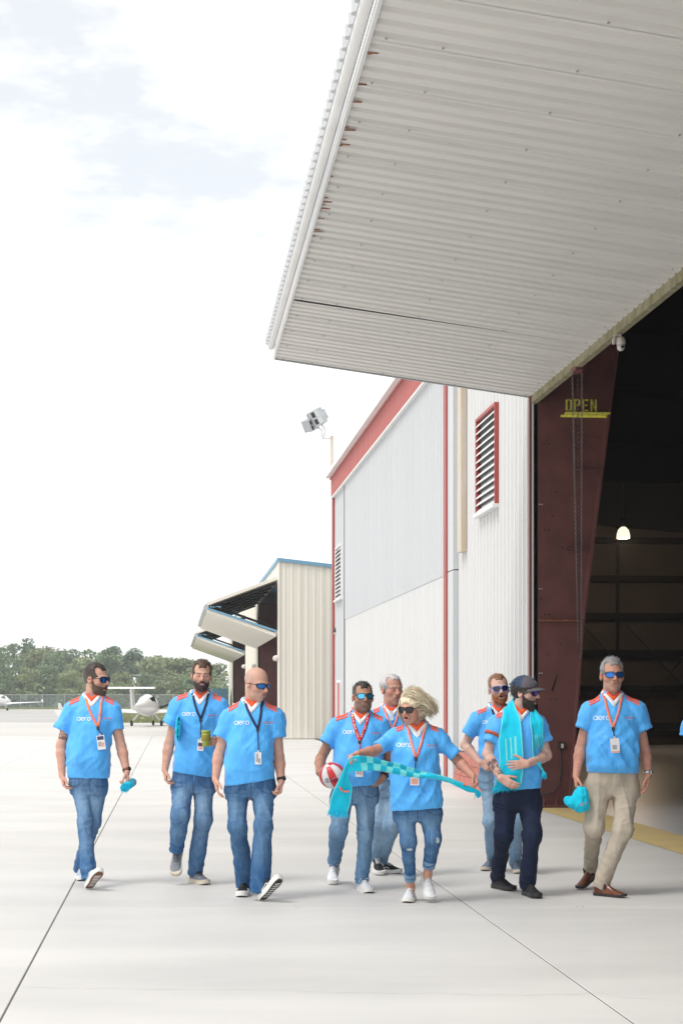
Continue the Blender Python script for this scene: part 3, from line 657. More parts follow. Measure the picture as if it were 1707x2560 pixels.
TL = [ # photo column, photo row of the top, distance, kind, label
 (-20, 1612, 268, 'broad'), (40, 1600, 300, 'broad'), (66, 1592, 290, 'pine'), (95, 1610, 275, 'olive'), (130, 1622, 262, 'broad'), (165, 1612, 300, 'broad'),
 (205, 1636, 258, 'olive'), (235, 1616, 290, 'broad'), (270, 1628, 266, 'broad'), (300, 1603, 285, 'pine'), (328, 1612, 272, 'pine'), (352, 1622, 300, 'pine'),
 (375, 1634, 262, 'olive'), (405, 1632, 290, 'broad'), (440, 1636, 268, 'olive'), (470, 1640, 300, 'broad'), (500, 1644, 270, 'broad'), (535, 1650, 285, 'olive'),
 (10, 1655, 248, 'broad'), (62, 1662, 250, 'olive'), (112, 1655, 252, 'broad'), (180, 1672, 248, 'olive'), (245, 1668, 251, 'broad'), (310, 1676, 247, 'olive'), (360, 1680, 250, 'broad'), (420, 1682, 249, 'olive'), (475, 1684, 251, 'broad'), (530, 1688, 249, 'olive')]
LB = {'broad': 'dark green rounded tree', 'olive': 'pale olive bushy tree', 'pine': 'tall thin-crowned pine'}
WH = ['at the far left edge', 'left of the first man in sunglasses', 'above the left airplane tail', 'just left of the first man', 'behind the first man', 'right of the first man', 'left of the street lamp', 'behind the street lamp', 'right of the street lamp', 'between the street lamp and the bearded man', 'behind the parked airplane', 'left of the bearded man', 'behind the bearded man', 'beside the farther hangar door', 'at the right end of the tree line']
for i, (px, py, Y, k) in enumerate(TL):
    p = at(px, py, Y); hgt = p[2] + .1; nat = {'broad': 9.2, 'olive': 9.2, 'pine': 11.0}[k]
    where = 'tree line left of the first man' if px < 190 else ('tree line between the first man and the bearded man' if px < 420 else 'tree line behind the bearded man')
    depth = 'front row' if i >= 18 else 'back row'
    order = ['first', 'second', 'third', 'fourth', 'fifth', 'sixth', 'seventh', 'eighth', 'ninth', 'tenth', 'eleventh', 'twelfth', 'thirteenth', 'fourteenth', 'fifteenth', 'sixteenth', 'seventeenth', 'eighteenth'][i if i < 18 else i - 18]
    tree(p[0], Y, k, hgt/nat, f'{LB[k]}, {order} from the left in the {depth} of the tree line', seed=i)
# undergrowth below the crowns: one mass
V = []; Fq = []; n = 0
for k in range(7000):
    Y = rng.uniform(246, 310); x = rng.uniform(-.21, -.055)*Y; z = rng.uniform(-.1, 1)**2*3.2*(0.6 + .7*math.sin(x*.6)**2)
    a = rng.normal(size=3); a /= np.linalg.norm(a); c = np.cross(a, rng.normal(size=3)); c /= np.linalg.norm(c); l = rng.uniform(.3, .55); p = np.array([x, Y, z])
    V += [p-a*l, p-c*l*.6, p+a*l, p+c*l*.6]; Fq.append((n, n+1, n+2, n+3)); n += 4
tag(mk('undergrowth', V, np.array(Fq, np.int32), M['leaf_a']), 'dense dark undergrowth at the foot of the trees', 'undergrowth', kind='stuff')

# ================================================================== PARKED AIRPLANES
def airplane(loc, yaw, label, s=1.0):
    t = empty('airplane', loc, yaw, local=True); tag(t, label, 'airplane', 'small white airplanes parked on the apron'); t.scale = (s, s, s)
    # nose towards +y, x right
    b = MB(); prof = [(-4.6, .08, 1.05, .10), (-3.6, .16, 1.02, .17), (-2.2, .30, 1.02, .30), (-.9, .50, 1.08, .50), (.1, .56, 1.12, .60), (1.1, .54, 1.08, .55), (2.0, .42, .98, .40), (2.7, .30, .92, .28), (2.95, .12, .9, .12)]
    n = 20; vs = []
    for y, a, zc_, h in prof: a *= .82; vs += [(a*math.cos(2*math.pi*k/n), y, zc_ + h*math.sin(2*math.pi*k/n)) for k in range(n)]
    fs = [(i*n+k, i*n+(k+1) % n, (i+1)*n+(k+1) % n, (i+1)*n+k) for i in range(len(prof)-1) for k in range(n)] + [tuple(range(n))[::-1], tuple(range((len(prof)-1)*n, len(prof)*n))]
    b.add(vs, fs); fu = b.build('fuselage', M['white_paint'], t, True)
    for sx in (-1, 1):
        b = MB(); b.hexa([(sx*.45, -.55, .70), (sx*4.6, -.30, .92), (sx*4.6, .40, .94), (sx*.45, .75, .72), (sx*.45, -.55, .74), (sx*4.6, -.30, .95), (sx*4.6, .40, .99), (sx*.45, .75, .88)])
        b.hexa([(sx*4.6, -.34, .93), (sx*4.72, -.34, .93), (sx*4.72, .3, .93), (sx*4.6, .3, .93), (sx*4.66, -.42, 1.25), (sx*4.72, -.42, 1.25), (sx*4.72, -.1, 1.25), (sx*4.66, -.1, 1.25)]); b.build('wing', M['white_paint'], t)
        b = MB(); b.hexa([(sx*.16, -1.02, 1.30), (sx*.40, -.6, 1.24), (sx*.44, .2, 1.3), (sx*.47, .2, 1.3), (sx*.18, -1.0, 1.42), (sx*.30, -.7, 1.53), (sx*.36, .2, 1.62), (sx*.3, .2, 1.62)]); b.build('window', M['glass_dark'], t)
        b = MB(); b.tube([(sx*.35, -.1, .75), (sx*.80, -.15, .22)], .05, 8); b.build('gear_leg', M['white_paint'], t, True)
        b = MB(); b.lathe((sx*.80, -.15, .16), [(.09, -.05), (.16, -.05), (.16, .05), (.09, .05)], 16, axis=(1, 0, 0)); b.build('wheel', M['rubber'], t)
    b = MB(); b.hexa([(-.04, -4.7, 1.0), (.04, -4.7, 1.0), (.04, -3.7, 1.05), (-.04, -3.7, 1.05), (-.03, -5.0, 2.02), (.03, -5.0, 2.02), (.03, -4.4, 2.02), (-.03, -4.4, 2.02)]); b.build('tail_fin', M['white_paint'], t)
    b = MB(); b.hexa([(-1.22, -5.05, 1.99), (1.22, -5.05, 1.99), (1.22, -4.5, 1.99), (-1.22, -4.5, 1.99), (-1.2, -5.0, 2.08), (1.2, -5.0, 2.08), (1.2, -4.55, 2.08), (-1.2, -4.55, 2.08)]); b.build('tailplane', M['white_paint'], t)
    b = MB(); b.tube([(0, 2.0, .7), (0, 2.05, .2)], .04, 8); b.build('gear_leg', M['galv'], t, True)
    b = MB(); b.lathe((0, 2.05, .14), [(.08, -.045), (.14, -.045), (.14, .045), (.08, .045)], 16, axis=(1, 0, 0)); b.build('wheel', M['rubber'], t)
    b = MB(); b.obox((0, 3.0, .9), (.75, 0, .25), (0, .02, 0), (-.03, 0, .06)); b.build('propeller', M['black_metal'], t)
g1 = ground(366, 1815); airplane((g1[0], g1[1]+0.4, -0.02), R(-3), 'small white airplane with T-tail seen from behind, between two men')
g2 = at(3, 1774, 188); airplane((g2[0], 188, -0.02), R(-8), 'small white airplane with T-tail at the far left edge', 1.02)

# ================================================================== HAZE
hz = MB(); hz.box((-330, -40, -1.2), (150, 420, 16))
hm = bpy.data.materials.new('haze'); hm.use_nodes = True; ht = hm.node_tree; ht.nodes.clear()
ho = N('ShaderNodeOutputMaterial', ht); hv = N('ShaderNodeVolumePrincipled', ht); hv.inputs['Color'].default_value = (0.93, 0.96, 1.0, 1); hv.inputs['Density'].default_value = 0.0007
ht.links.new(hv.outputs[0], ho.inputs['Volume'])
tag(hz.build('haze', hm), kind='stuff')
# ================================================================== PEOPLE: implicit surfaces, meshed with surface nets
def sstep(x, a, b): t = np.clip((x-a)/(b-a), 0, 1); return t*t*(3-2*t)
def smin(a, b, k):
    if k <= 0: return np.minimum(a, b)
    h = np.maximum(k - np.abs(a-b), 0)/k
    return np.minimum(a, b) - h*h*k*0.25
def smax(a, b, k): return -smin(-a, -b, k)
class S:
    """list of primitives: (op, low corner, high corner, function, blend)"""
    def __init__(s): s.p = []
    def add(s, lo, hi, fn, k=0.02, op='u'): s.p.append((op, np.asarray(lo, float), np.asarray(hi, float), fn, k)); return s
    def cone(s, a, b, ra, rb, k=0.02, op='u', sq=None):
        a = np.asarray(a, float); b = np.asarray(b, float); ab = b-a; L2 = float(ab @ ab) + 1e-12
        def fn(P):
            t = np.clip(((P-a) @ ab)/L2, 0, 1); d = P - a - t[:, None]*ab
            if sq is not None:                      # squash the section along a direction
                ax, f = sq; c = d @ ax; d = d + (c*(1/f - 1))[:, None]*ax
            return np.sqrt((d*d).sum(1)) - (ra + (rb-ra)*t)
        m = max(ra, rb); return s.add(np.minimum(a, b)-m, np.maximum(a, b)+m, fn, k, op)
    def fcone(s, a, b, ra, rb, k=0.02, op='u', ext=0.0, sq=None, rm=None):   # flat ended, radius may pass through rm half way
        a = np.asarray(a, float); b = np.asarray(b, float); L_ = np.linalg.norm(b-a); t_ = (b-a)/L_
        def fn(P):
            q = P-a; h = q @ t_; d = q - h[:, None]*t_
            if sq is not None:
                ax, f = sq; c = d @ ax; d = d + (c*(1/f - 1))[:, None]*ax
            u = np.clip(h/L_, 0, 1)
            r = (ra + (rb-ra)*u) if rm is None else np.interp(u, [0, .5, 1], [ra, rm, rb])
            lat = np.sqrt((d*d).sum(1)) - r
            return np.maximum(lat, np.maximum(-h - ext, h - L_))
        m = max(ra, rb, rm or 0)*1.05 + ext; return s.add(np.minimum(a, b)-m, np.maximum(a, b)+m, fn, k, op)
    def ell(s, c, r, A=None, k=0.02, op='u'):
        c = np.asarray(c, float); r = np.asarray(r, float); A = np.eye(3) if A is None else A      # columns of A: axes
        def fn(P):
            q = (P-c) @ A; k0 = np.sqrt(((q/r)**2).sum(1)); k1 = np.sqrt(((q/(r*r))**2).sum(1)) + 1e-9
            return k0*(k0-1)/k1
        ext = np.sqrt(((A*r)**2).sum(1)); return s.add(c-ext, c+ext, fn, k, op)
    def loft(s, st, k=0.02, op='u', p=2.3):          # st rows: z, cx, cy, a, b (any order in z)
        st = np.array(sorted(st, key=lambda q: q[0]), float)
        zf = np.linspace(st[0, 0], st[-1, 0], 60)
        tab = np.stack([np.interp(zf, st[:, 0], st[:, j]) for j in range(1, 5)], 1)
        ker = np.array([1, 2, 3, 2, 1.])/9
        tab = np.stack([np.convolve(np.pad(tab[:, j], 2, 'edge'), ker, 'valid') for j in range(4)], 1)
        z0, z1 = zf[0], zf[-1]
        def fn(P):
            z = P[:, 2]; cx, cy, a, b = [np.interp(z, zf, tab[:, j]) for j in range(4)]
            q = (np.abs((P[:, 0]-cx)/a)**p + np.abs((P[:, 1]-cy)/b)**p)**(1/p)
            return np.maximum((q-1)*np.minimum(a, b), np.maximum(z-z1, z0-z))
        lo = [(st[:, 1]-st[:, 3]).min(), (st[:, 2]-st[:, 4]).min(), z0]; hi = [(st[:, 1]+st[:, 3]).max(), (st[:, 2]+st[:, 4]).max(), z1]
        s.add(lo, hi, fn, k, op); return fn
    def plane(s, c, n, k=0.0):                        # keep the side n points away from
        c = np.asarray(c, float); n = np.asarray(n, float); n = n/np.linalg.norm(n)
        return s.add([-1e9]*3, [1e9]*3, lambda P: (P-c) @ n, k, 'i')
    def evalp(s, P):
        d = np.full(len(P), 1.0)
        for op, lo, hi, fn, k in s.p:
            e = fn(P); d = smin(d, e, k) if op == 'u' else (smax(d, -e, k) if op == 's' else smax(d, e, k))
        return d
    def mesh(s, vox, relax=1):
        un = [q for q in s.p if q[0] == 'u']; pad = 4*vox
        lo = np.min([q[1] for q in un], 0)-pad; hi = np.max([q[2] for q in un], 0)+pad
        B = 10; bs = B*vox; nb = np.ceil((hi-lo)/bs).astype(int)
        I = np.stack(np.meshgrid(*[np.arange(n) for n in nb], indexing='ij'), -1).reshape(-1, 3)
        bl = lo + I*bs
        act = np.zeros(len(I), bool)
        for q in un:
            e = q[4]*0.4 + vox*2
            act |= np.all((bl + bs > q[1]-e) & (bl < q[2]+e), 1)
        I, bl = I[act], bl[act]
        dc = s.evalp(bl + bs/2); keep = np.abs(dc) < bs*1.5
        I, bl = I[keep], bl[keep]; n = len(I)
        gax = np.arange(B+1)*vox
        G = np.stack(np.meshgrid(gax, gax, gax, indexing='ij'), -1).reshape(-1, 3); m = len(G)
        D = np.full((n, m), 1.0); kmx = max(q[4] for q in un)
        for op, l, h, fn, k in s.p:
            e = 2.6*kmx + 0.03 if op == 'u' else 2*k + 0.01
            sel = np.all((bl + bs >= l-e) & (bl <= h+e), 1)
            if not sel.any(): continue
            P = (bl[sel][:, None, :] + G[None]).reshape(-1, 3); v = fn(P).reshape(-1, m); d = D[sel]
            D[sel] = smin(d, v, k) if op == 'u' else (smax(d, -v, k) if op == 's' else smax(d, v, k))
        D = D.reshape(n, B+1, B+1, B+1); sg = D < 0
        cs = [(i, j, k) for i in (0, 1) for j in (0, 1) for k in (0, 1)]
        cnt = sum(sg[:, i:i+B, j:j+B, k:k+B].astype(np.int8) for i, j, k in cs)
        b_, x, y, z = np.nonzero((cnt > 0) & (cnt < 8))
        cv = np.stack([D[b_, x+i, y+j, z+k] for i, j, k in cs], 1)
        acc = np.zeros((len(b_), 3)); c_ = np.zeros(len(b_))
        for p in range(8):
            for ax in range(3):
                o = list(cs[p])
                if o[ax]: continue
                o[ax] = 1; q = cs.index(tuple(o)); a, bb = cv[:, p], cv[:, q]; cr = (a < 0) != (bb < 0)
                t = np.where(cr, a/np.where(cr, a-bb, 1), 0); pt = np.tile(np.array(cs[p], float), (len(b_), 1)); pt[:, ax] += t
                acc += pt*cr[:, None]; c_ += cr
        cell = I[b_]*B + np.stack([x, y, z], 1)
        V = lo + (cell + acc/c_[:, None])*vox
        NX = nb*B + 2; key = lambda c: (c[:, 0].astype(np.int64)*NX[1] + c[:, 1])*NX[2] + c[:, 2]
        ids = key(cell); order = np.argsort(ids); ids_s = ids[order]
        quads = []
        for ax in range(3):
            o = [0, 0, 0]; o[ax] = 1
            a = sg[:, :B, :B, :B]; c = sg[:, o[0]:o[0]+B, o[1]:o[1]+B, o[2]:o[2]+B]
            bb, xx, yy, zz = np.nonzero(a != c)
            g0 = I[bb]*B + np.stack([xx, yy, zz], 1); neg = a[bb, xx, yy, zz]
            u, v = [(1, 2), (2, 0), (0, 1)][ax]; eu = np.zeros(3, int); ev = np.zeros(3, int); eu[u] = 1; ev[v] = 1
            idx = []
            ok = np.ones(len(g0), bool)
            for cc in (g0, g0-eu, g0-eu-ev, g0-ev):
                kk = key(cc); w_ = np.clip(np.searchsorted(ids_s, kk), 0, len(ids_s)-1); ok &= ids_s[w_] == kk; idx.append(order[w_])
            Q = np.stack(idx, 1); Q[~neg] = Q[~neg][:, ::-1]; quads.append(Q[ok])
        Q = np.concatenate(quads)
        for _ in range(relax): V = V + 0.5*(lap(V, Q) - V)
        return V, Q
def lap(V, Q):
    s_ = np.zeros_like(V); c = np.zeros(len(V))
    for a, b in ((0, 1), (1, 2), (2, 3), (3, 0)):
        np.add.at(s_, Q[:, a], V[Q[:, b]]); np.add.at(s_, Q[:, b], V[Q[:, a]]); np.add.at(c, Q[:, a], 1); np.add.at(c, Q[:, b], 1)
    return s_/np.maximum(c, 1)[:, None]
def normals(V, Q):
    n = np.cross(V[Q[:, 2]]-V[Q[:, 0]], V[Q[:, 3]]-V[Q[:, 1]]); o = np.zeros_like(V)
    for j in range(4): np.add.at(o, Q[:, j], n)
    return o/(np.linalg.norm(o, axis=1)[:, None] + 1e-12)
def unit(v): v = np.asarray(v, float); return v/(np.linalg.norm(v)+1e-12)

M['skin'] = mat('skin', (0.6, 0.4, 0.3), 0.55, 0.35, attr=True, var=0.11, vscale=28, detail=3)
M['jersey'] = mat('jersey', (0.088, 0.445, 0.96), 0.5, 0.35, var=0.06, vscale=9, sheen=0.25, bump=0.55, bscale=11, bdist=0.035, bstretch=(1.3, 1.0, 0.55))
M['cloth'] = mat('cloth', (0.1, 0.1, 0.1), 0.85, 0.2, attr=True, var=0.13, vscale=30, stretch=(3, 3, 0.8), detail=7, bump=0.35, bscale=20, bdist=0.02, bstretch=(1, 1, 1.6))
M['twill'] = mat('twill', (0.1, 0.1, 0.1), 0.85, 0.2, attr=True, var=0.05, vscale=14, detail=6, bump=0.4, bscale=13, bdist=0.03, bstretch=(1.2, 1, .8))
M['collar_white'] = mat('collar_white', (0.82, 0.83, 0.86), 0.7, 0.2)
M['orange'] = mat('orange', (0.90, 0.115, 0.035), 0.7, 0.2)
M['coral'] = mat('coral', (0.95, 0.155, 0.075), 0.7, 0.2)
M['logo_white'] = mat('logo_white', (0.80, 0.86, 0.92), 0.7, 0.2)
M['hair'] = mat('hair', (0.1, 0.1, 0.1), 0.5, 0.4, attr=True, var=0.2, vscale=60, stretch=(1, 1, .3))
M['frame_black'] = mat('frame_black', (0.012, 0.012, 0.014), 0.3, 0.5)
M['frame_blue'] = mat('frame_blue', (0.05, 0.15, 0.60), 0.35, 0.5)
M['lens_blue'] = mat('lens_blue', (0.02, 0.16, 0.55), 0.06, 0.9, metal=0.65)
M['lens_mirror'] = mat('lens_mirror', (0.10, 0.50, 0.85), 0.05, 0.9, metal=0.8)
M['lens_dark'] = mat('lens_dark', (0.015, 0.012, 0.016), 0.08, 0.7)
M['lens_violet'] = mat('lens_violet', (0.12, 0.04, 0.42), 0.06, 0.9, metal=0.6)
M['lens_clear'] = mat('lens_clear', (0.75, 0.80, 0.85), 0.08, 0.7)
M['eye_white'] = mat('eye_white', (0.75, 0.72, 0.70), 0.2, 0.5)
M['iris'] = mat('iris', (0.03, 0.02, 0.015), 0.15, 0.6)
M['teeth'] = mat('teeth', (0.78, 0.74, 0.68), 0.3, 0.5)
M['strap_red'] = mat('strap_red', (0.70, 0.030, 0.035), 0.55, 0.3)
M['strap_coral'] = mat('strap_coral', (0.92, 0.16, 0.10), 0.55, 0.3, c2=(0.93, 0.38, 0.30), vscale=22)
M['strap_orange'] = mat('strap_orange', (0.93, 0.30, 0.07), 0.55, 0.3, c2=(0.93, 0.16, 0.13), vscale=9)
M['strap_navy'] = mat('strap_navy', (0.012, 0.02, 0.075), 0.55, 0.3)
M['badge_white'] = mat('badge_white', (0.74, 0.74, 0.76), 0.25, 0.5)
M['badge_grey'] = mat('badge_grey', (0.35, 0.36, 0.40), 0.4, 0.4)
M['badge_pink'] = mat('badge_pink', (0.75, 0.36, 0.27), 0.4, 0.4)
M['badge_navy'] = mat('badge_navy', (0.06, 0.05, 0.12), 0.4, 0.4)
M['gold'] = mat('gold', (0.75, 0.55, 0.2), 0.3, 0.5, metal=0.9)
M['steel'] = mat('steel', (0.6, 0.62, 0.65), 0.25, 0.5, metal=0.9)
M['brown_leather'] = mat('brown_leather', (0.16, 0.05, 0.022), 0.3, 0.5, var=0.25, vscale=18, coat=0.2)
M['dark_elastic'] = mat('dark_elastic', (0.03, 0.015, 0.02), 0.8)
def shoemat(n, c, r=0.7): M[n] = mat(n, c, r, 0.3, var=0.12, vscale=25, bump=0.05, bscale=200)
shoemat('shoe_white', (0.74, 0.75, 0.78)); shoemat('shoe_pale_blue', (0.40, 0.52, 0.66)); shoemat('shoe_grey', (0.23, 0.25, 0.28)); shoemat('shoe_black', (0.018, 0.018, 0.022)); shoemat('shoe_slate', (0.17, 0.21, 0.28))
M['sole_white'] = mat('sole_white', (0.76, 0.75, 0.73), 0.6); M['sole_navy'] = mat('sole_navy', (0.03, 0.04, 0.09), 0.6); M['sole_black'] = mat('sole_black', (0.02, 0.02, 0.022), 0.6); M['sole_brown'] = mat('sole_brown', (0.20, 0.075, 0.05), 0.6); M['sole_cream'] = mat('sole_cream', (0.62, 0.55, 0.44), 0.6)
M['teal'] = mat('teal', (0.012, 0.58, 0.82), 0.85, 0.15, var=0.08, vscale=120, sheen=0.2, bump=0.2, bscale=400)
M['teal_dark'] = mat('teal_dark', (0.010, 0.46, 0.67), 0.85, 0.15, var=0.08, vscale=120, sheen=0.2, bump=0.2, bscale=400)
M['mint'] = mat('mint', (0.19, 0.76, 0.80), 0.85, 0.15, var=0.08, vscale=120, sheen=0.2, bump=0.2, bscale=400)
M['cup_green'] = mat('cup_green', (0.33, 0.36, 0.05), 0.4, 0.4); M['cup_band'] = mat('cup_band', (0.27, 0.24, 0.035), 0.6, 0.3)
M['cap_navy'] = mat('cap_navy', (0.045, 0.075, 0.14), 0.85, 0.2, var=0.2, vscale=40); M['cap_grey'] = mat('cap_grey', (0.125, 0.115, 0.135), 0.85, 0.2, var=0.15, vscale=60)
M['armband'] = mat('armband', (0.50, 0.09, 0.03), 0.6)
M['ball_white'] = mat('ball_white', (0.78, 0.76, 0.76), 0.4, 0.5); M['ball_red'] = mat('ball_red', (0.62, 0.02, 0.03), 0.4, 0.5); M['ball_navy'] = mat('ball_navy', (0.02, 0.025, 0.09), 0.4, 0.5)

SKIN = {'fair': (0.60, 0.345, 0.26), 'pale': (0.66, 0.42, 0.34), 'ruddy': (0.56, 0.29, 0.21), 'tan': (0.44, 0.235, 0.155)}
# ------------------------------------------------------------------ head
def head_axes(yaw, pitch, roll):
    y, p, r = R(yaw), R(pitch), R(roll)
    f = np.array([math.sin(y)*math.cos(p), -math.cos(y)*math.cos(p), -math.sin(p)])
    x = np.array([math.cos(y), math.sin(y), 0.0]); u = np.cross(x, f)
    if u[2] < 0: u = -u
    x2 = x*math.cos(r) + u*math.sin(r); u2 = u*math.cos(r) - x*math.sin(r)
    return np.stack([x2, f, u2], 1)                   # columns: x, forward, up
class Head:
    def __init__(s, c, size, yaw, pitch=0, roll=0): s.c = np.asarray(c, float); s.s = size/0.245; s.A = head_axes(yaw, pitch, roll)
    def w(s, x, f, u): return s.c + s.A @ (np.array([x, f, u])*s.s)
    def loc(s, P): return ((P - s.c) @ s.A)/s.s
    def e(s, sd, c, r, k=0.015, op='u'): sd.ell(s.w(*c), np.array(r)*s.s, s.A, k, op)
    def k(s, sd, a, b, ra, rb, k=0.012, op='u'): sd.cone(s.w(*a), s.w(*b), ra*s.s, rb*s.s, k, op)
def build_head(sd, h, neck, female=False, open_mouth=False, jaw=1.0, nrad=0.058):
    h.k(sd, (0, -.018, -.045), tuple(h.loc(neck)), nrad, nrad*1.06, 0.02)
    h.e(sd, (0, -.012, .034), (.0765, .095, .086), 0.0)
    h.e(sd, (0, .026, -.020), (.064, .064, .088), .02)
    h.e(sd, (0, .030, -.072), (.054*jaw, .052, .044), .02)
    h.e(sd, (0, .062, -.099), (.024*jaw, .020, .018), .018)
    for sx in (-1, 1):
        h.e(sd, (sx*.046, .050, -.018), (.020, .022, .022), .025)
        h.k(sd, (sx*.012, .086, .026), (sx*.046, .074, .022), .009, .008, .016)
        h.e(sd, (sx*.031, .092, .004), (.017, .013, .011), .010, 's')
        h.e(sd, (sx*.031, .0755, .004), (.0135, .0135, .0115), .002)
        A2 = h.A
        h.e(sd, (sx*.079, -.006, -.004), (.010, .020, .031), .006)
        h.e(sd, (sx*.087, -.004, .002), (.005, .010, .016), .004, 's')
    h.k(sd, (0, .086, .012), (0, .111, -.024), .0085, .0125, .010)
    for sx in (-1, 1): h.e(sd, (sx*.013, .098, -.028), (.0085, .010, .008), .006)
    h.e(sd, (0, .086, -.056), (.028, .014, .020), .012)
    if open_mouth:
        h.k(sd, (-.020, .092, -.046), (.020, .092, -.046), .006, .006, .006); h.k(sd, (-.016, .090, -.074), (.016, .090, -.074), .0075, .0075, .006)
        h.e(sd, (0, .098, -.059), (.017, .022, .0095), .003, 's')
    else:
        h.k(sd, (-.020, .0915, -.050), (.020, .0915, -.050), .0055, .0055, .006); h.k(sd, (-.017, .091, -.063), (.017, .091, -.063), .0065, .0065, .006)
        h.k(sd, (-.022, .101, -.0565), (.022, .101, -.0565), .0035, .0035, .003, 's')
def head_tint(V, col, h, sp):
    q = h.loc(V); near = (np.abs(q[:, 0]) < .12) & (np.abs(q[:, 1]) < .13) & (q[:, 2] > -.16) & (q[:, 2] < .15)
    if not near.any(): return
    x, f, u = q[:, 0], q[:, 1], q[:, 2]
    def blend(m, c, a): col[:] = col*(1-(m*a)[:, None]) + np.array(c)*(m*a)[:, None]
    g = lambda cx, cf, cu, rx, rf, ru: np.exp(-(((np.abs(x)-cx)/rx)**2 + ((f-cf)/rf)**2 + ((u-cu)/ru)**2))*near
    base = np.array(SKIN[sp['skin']])
    blend(g(.045, .06, -.02, .025, .03, .022), base*np.array([1.06, .80, .78]), .7)
    blend(g(0, .108, -.024, .016, .02, .016), base*np.array([1.05, .76, .74]), .7)
    blend(g(.08, -.005, 0, .012, .03, .035), base*np.array([1.05, .74, .70]), .7)
    mo = near*(f > .072)
    lip = sp.get('lip', (.42, .16, .14)); 
    blend(mo*np.exp(-((np.abs(x)/.024)**4 + ((u+.0565)/.0125)**4)), lip, .75)
    if sp.get('open'): blend(mo*np.exp(-((np.abs(x)/.016)**4 + ((u+.059)/.008)**4)), (.05, .015, .015), .97)
    else: blend(mo*np.exp(-((np.abs(x)/.024)**4 + ((u+.0565)/.0022)**2)), (.10, .03, .03), .9)
    if sp.get('stubble') is not None:
        m = near*sstep(-u, .022, .045)*sstep(f, -.02, .02)*(1-np.exp(-((np.abs(x)/.020)**4 + ((u+.057)/.010)**4))*(f > .07))*sstep(u, -.135, -.11)
        m2 = near*(f > .07)*np.exp(-((np.abs(x)/.026)**4 + ((u+.040)/.007)**4))
        blend(np.maximum(m, m2), sp['stubble'], sp.get('stub_a', .55))
    if sp.get('beard'):
        m = near*sstep(-u, .012, .05)*sstep(f, -.03, .03)*(1-np.exp(-((np.abs(x)/.020)**4 + ((u+.057)/.009)**4))*(f > .07))*sstep(u, -.14, -.115); blend(m, sp['beard']['c'], .55)
    if sp.get('hair'):
        m = near*sstep(u + .55*np.abs(np.minimum(f, .0)), .0, .03)*sstep(-f, -.05, -.02); blend(m*(1-g(.08, -.005, 0, .02, .02, .03)), sp['hair'].get('side', sp['hair']['c']), .6)
    if sp.get('buzz') is not None:
        m = near*sstep(u + .35*np.maximum(0, -f) , -.03, .02)*sstep(-f + .0, -.045, .0)*sstep(-u, -.085, -.06)*(np.abs(x) < .2)
        blend(m*(1-g(.08, -.005, 0, .02, .02, .03)), sp['buzz'], .5)
    br = sp.get('brow', (.12, .08, .06))
    blend(near*(f > .05)*np.exp(-(((np.abs(x)-.031)/.019)**4 + ((u-.0265-.1*(np.abs(x)-.03)*0)/.0048)**4)), br, .85)
    blend(near*(f > .06)*np.exp(-(((np.abs(x)-.031)/.016)**4 + ((u-.004)/.009)**4)), base*np.array([.9, .74, .72]), .5)
def strands(pts, dirs, L, r, rngl, droop=0.0, bend=None):
    """tapered three-sided hairs"""
    V = []; Fq = []
    for p, d in zip(pts, dirs):
        l = L*rngl.uniform(.5, 1.15); a = np.cross(d, rngl.normal(size=3)); a = unit(a); b = np.cross(d, a)
        q = [p - d*l*.15, p + d*l*.5 + a*rngl.normal()*l*.06, p + d*l + a*rngl.normal()*l*.16 + np.array([0, 0, -droop*l])]
        if bend is not None: q[1] = q[1] + bend*l*.18; q[2] = q[2] + bend*l*.6
        n = len(V)
        for j, rr in ((0, r), (1, r*.8)):
            for t in (0, 2.094, 4.189): V.append(q[j] + rr*(a*math.cos(t)+b*math.sin(t)))
        V.append(q[2])
        for t in range(3): Fq += [(n+t, n+(t+1) % 3, n+3+(t+1) % 3), (n+t, n+3+(t+1) % 3, n+3+t), (n+3+t, n+3+(t+1) % 3, n+6)]
    return V, Fq
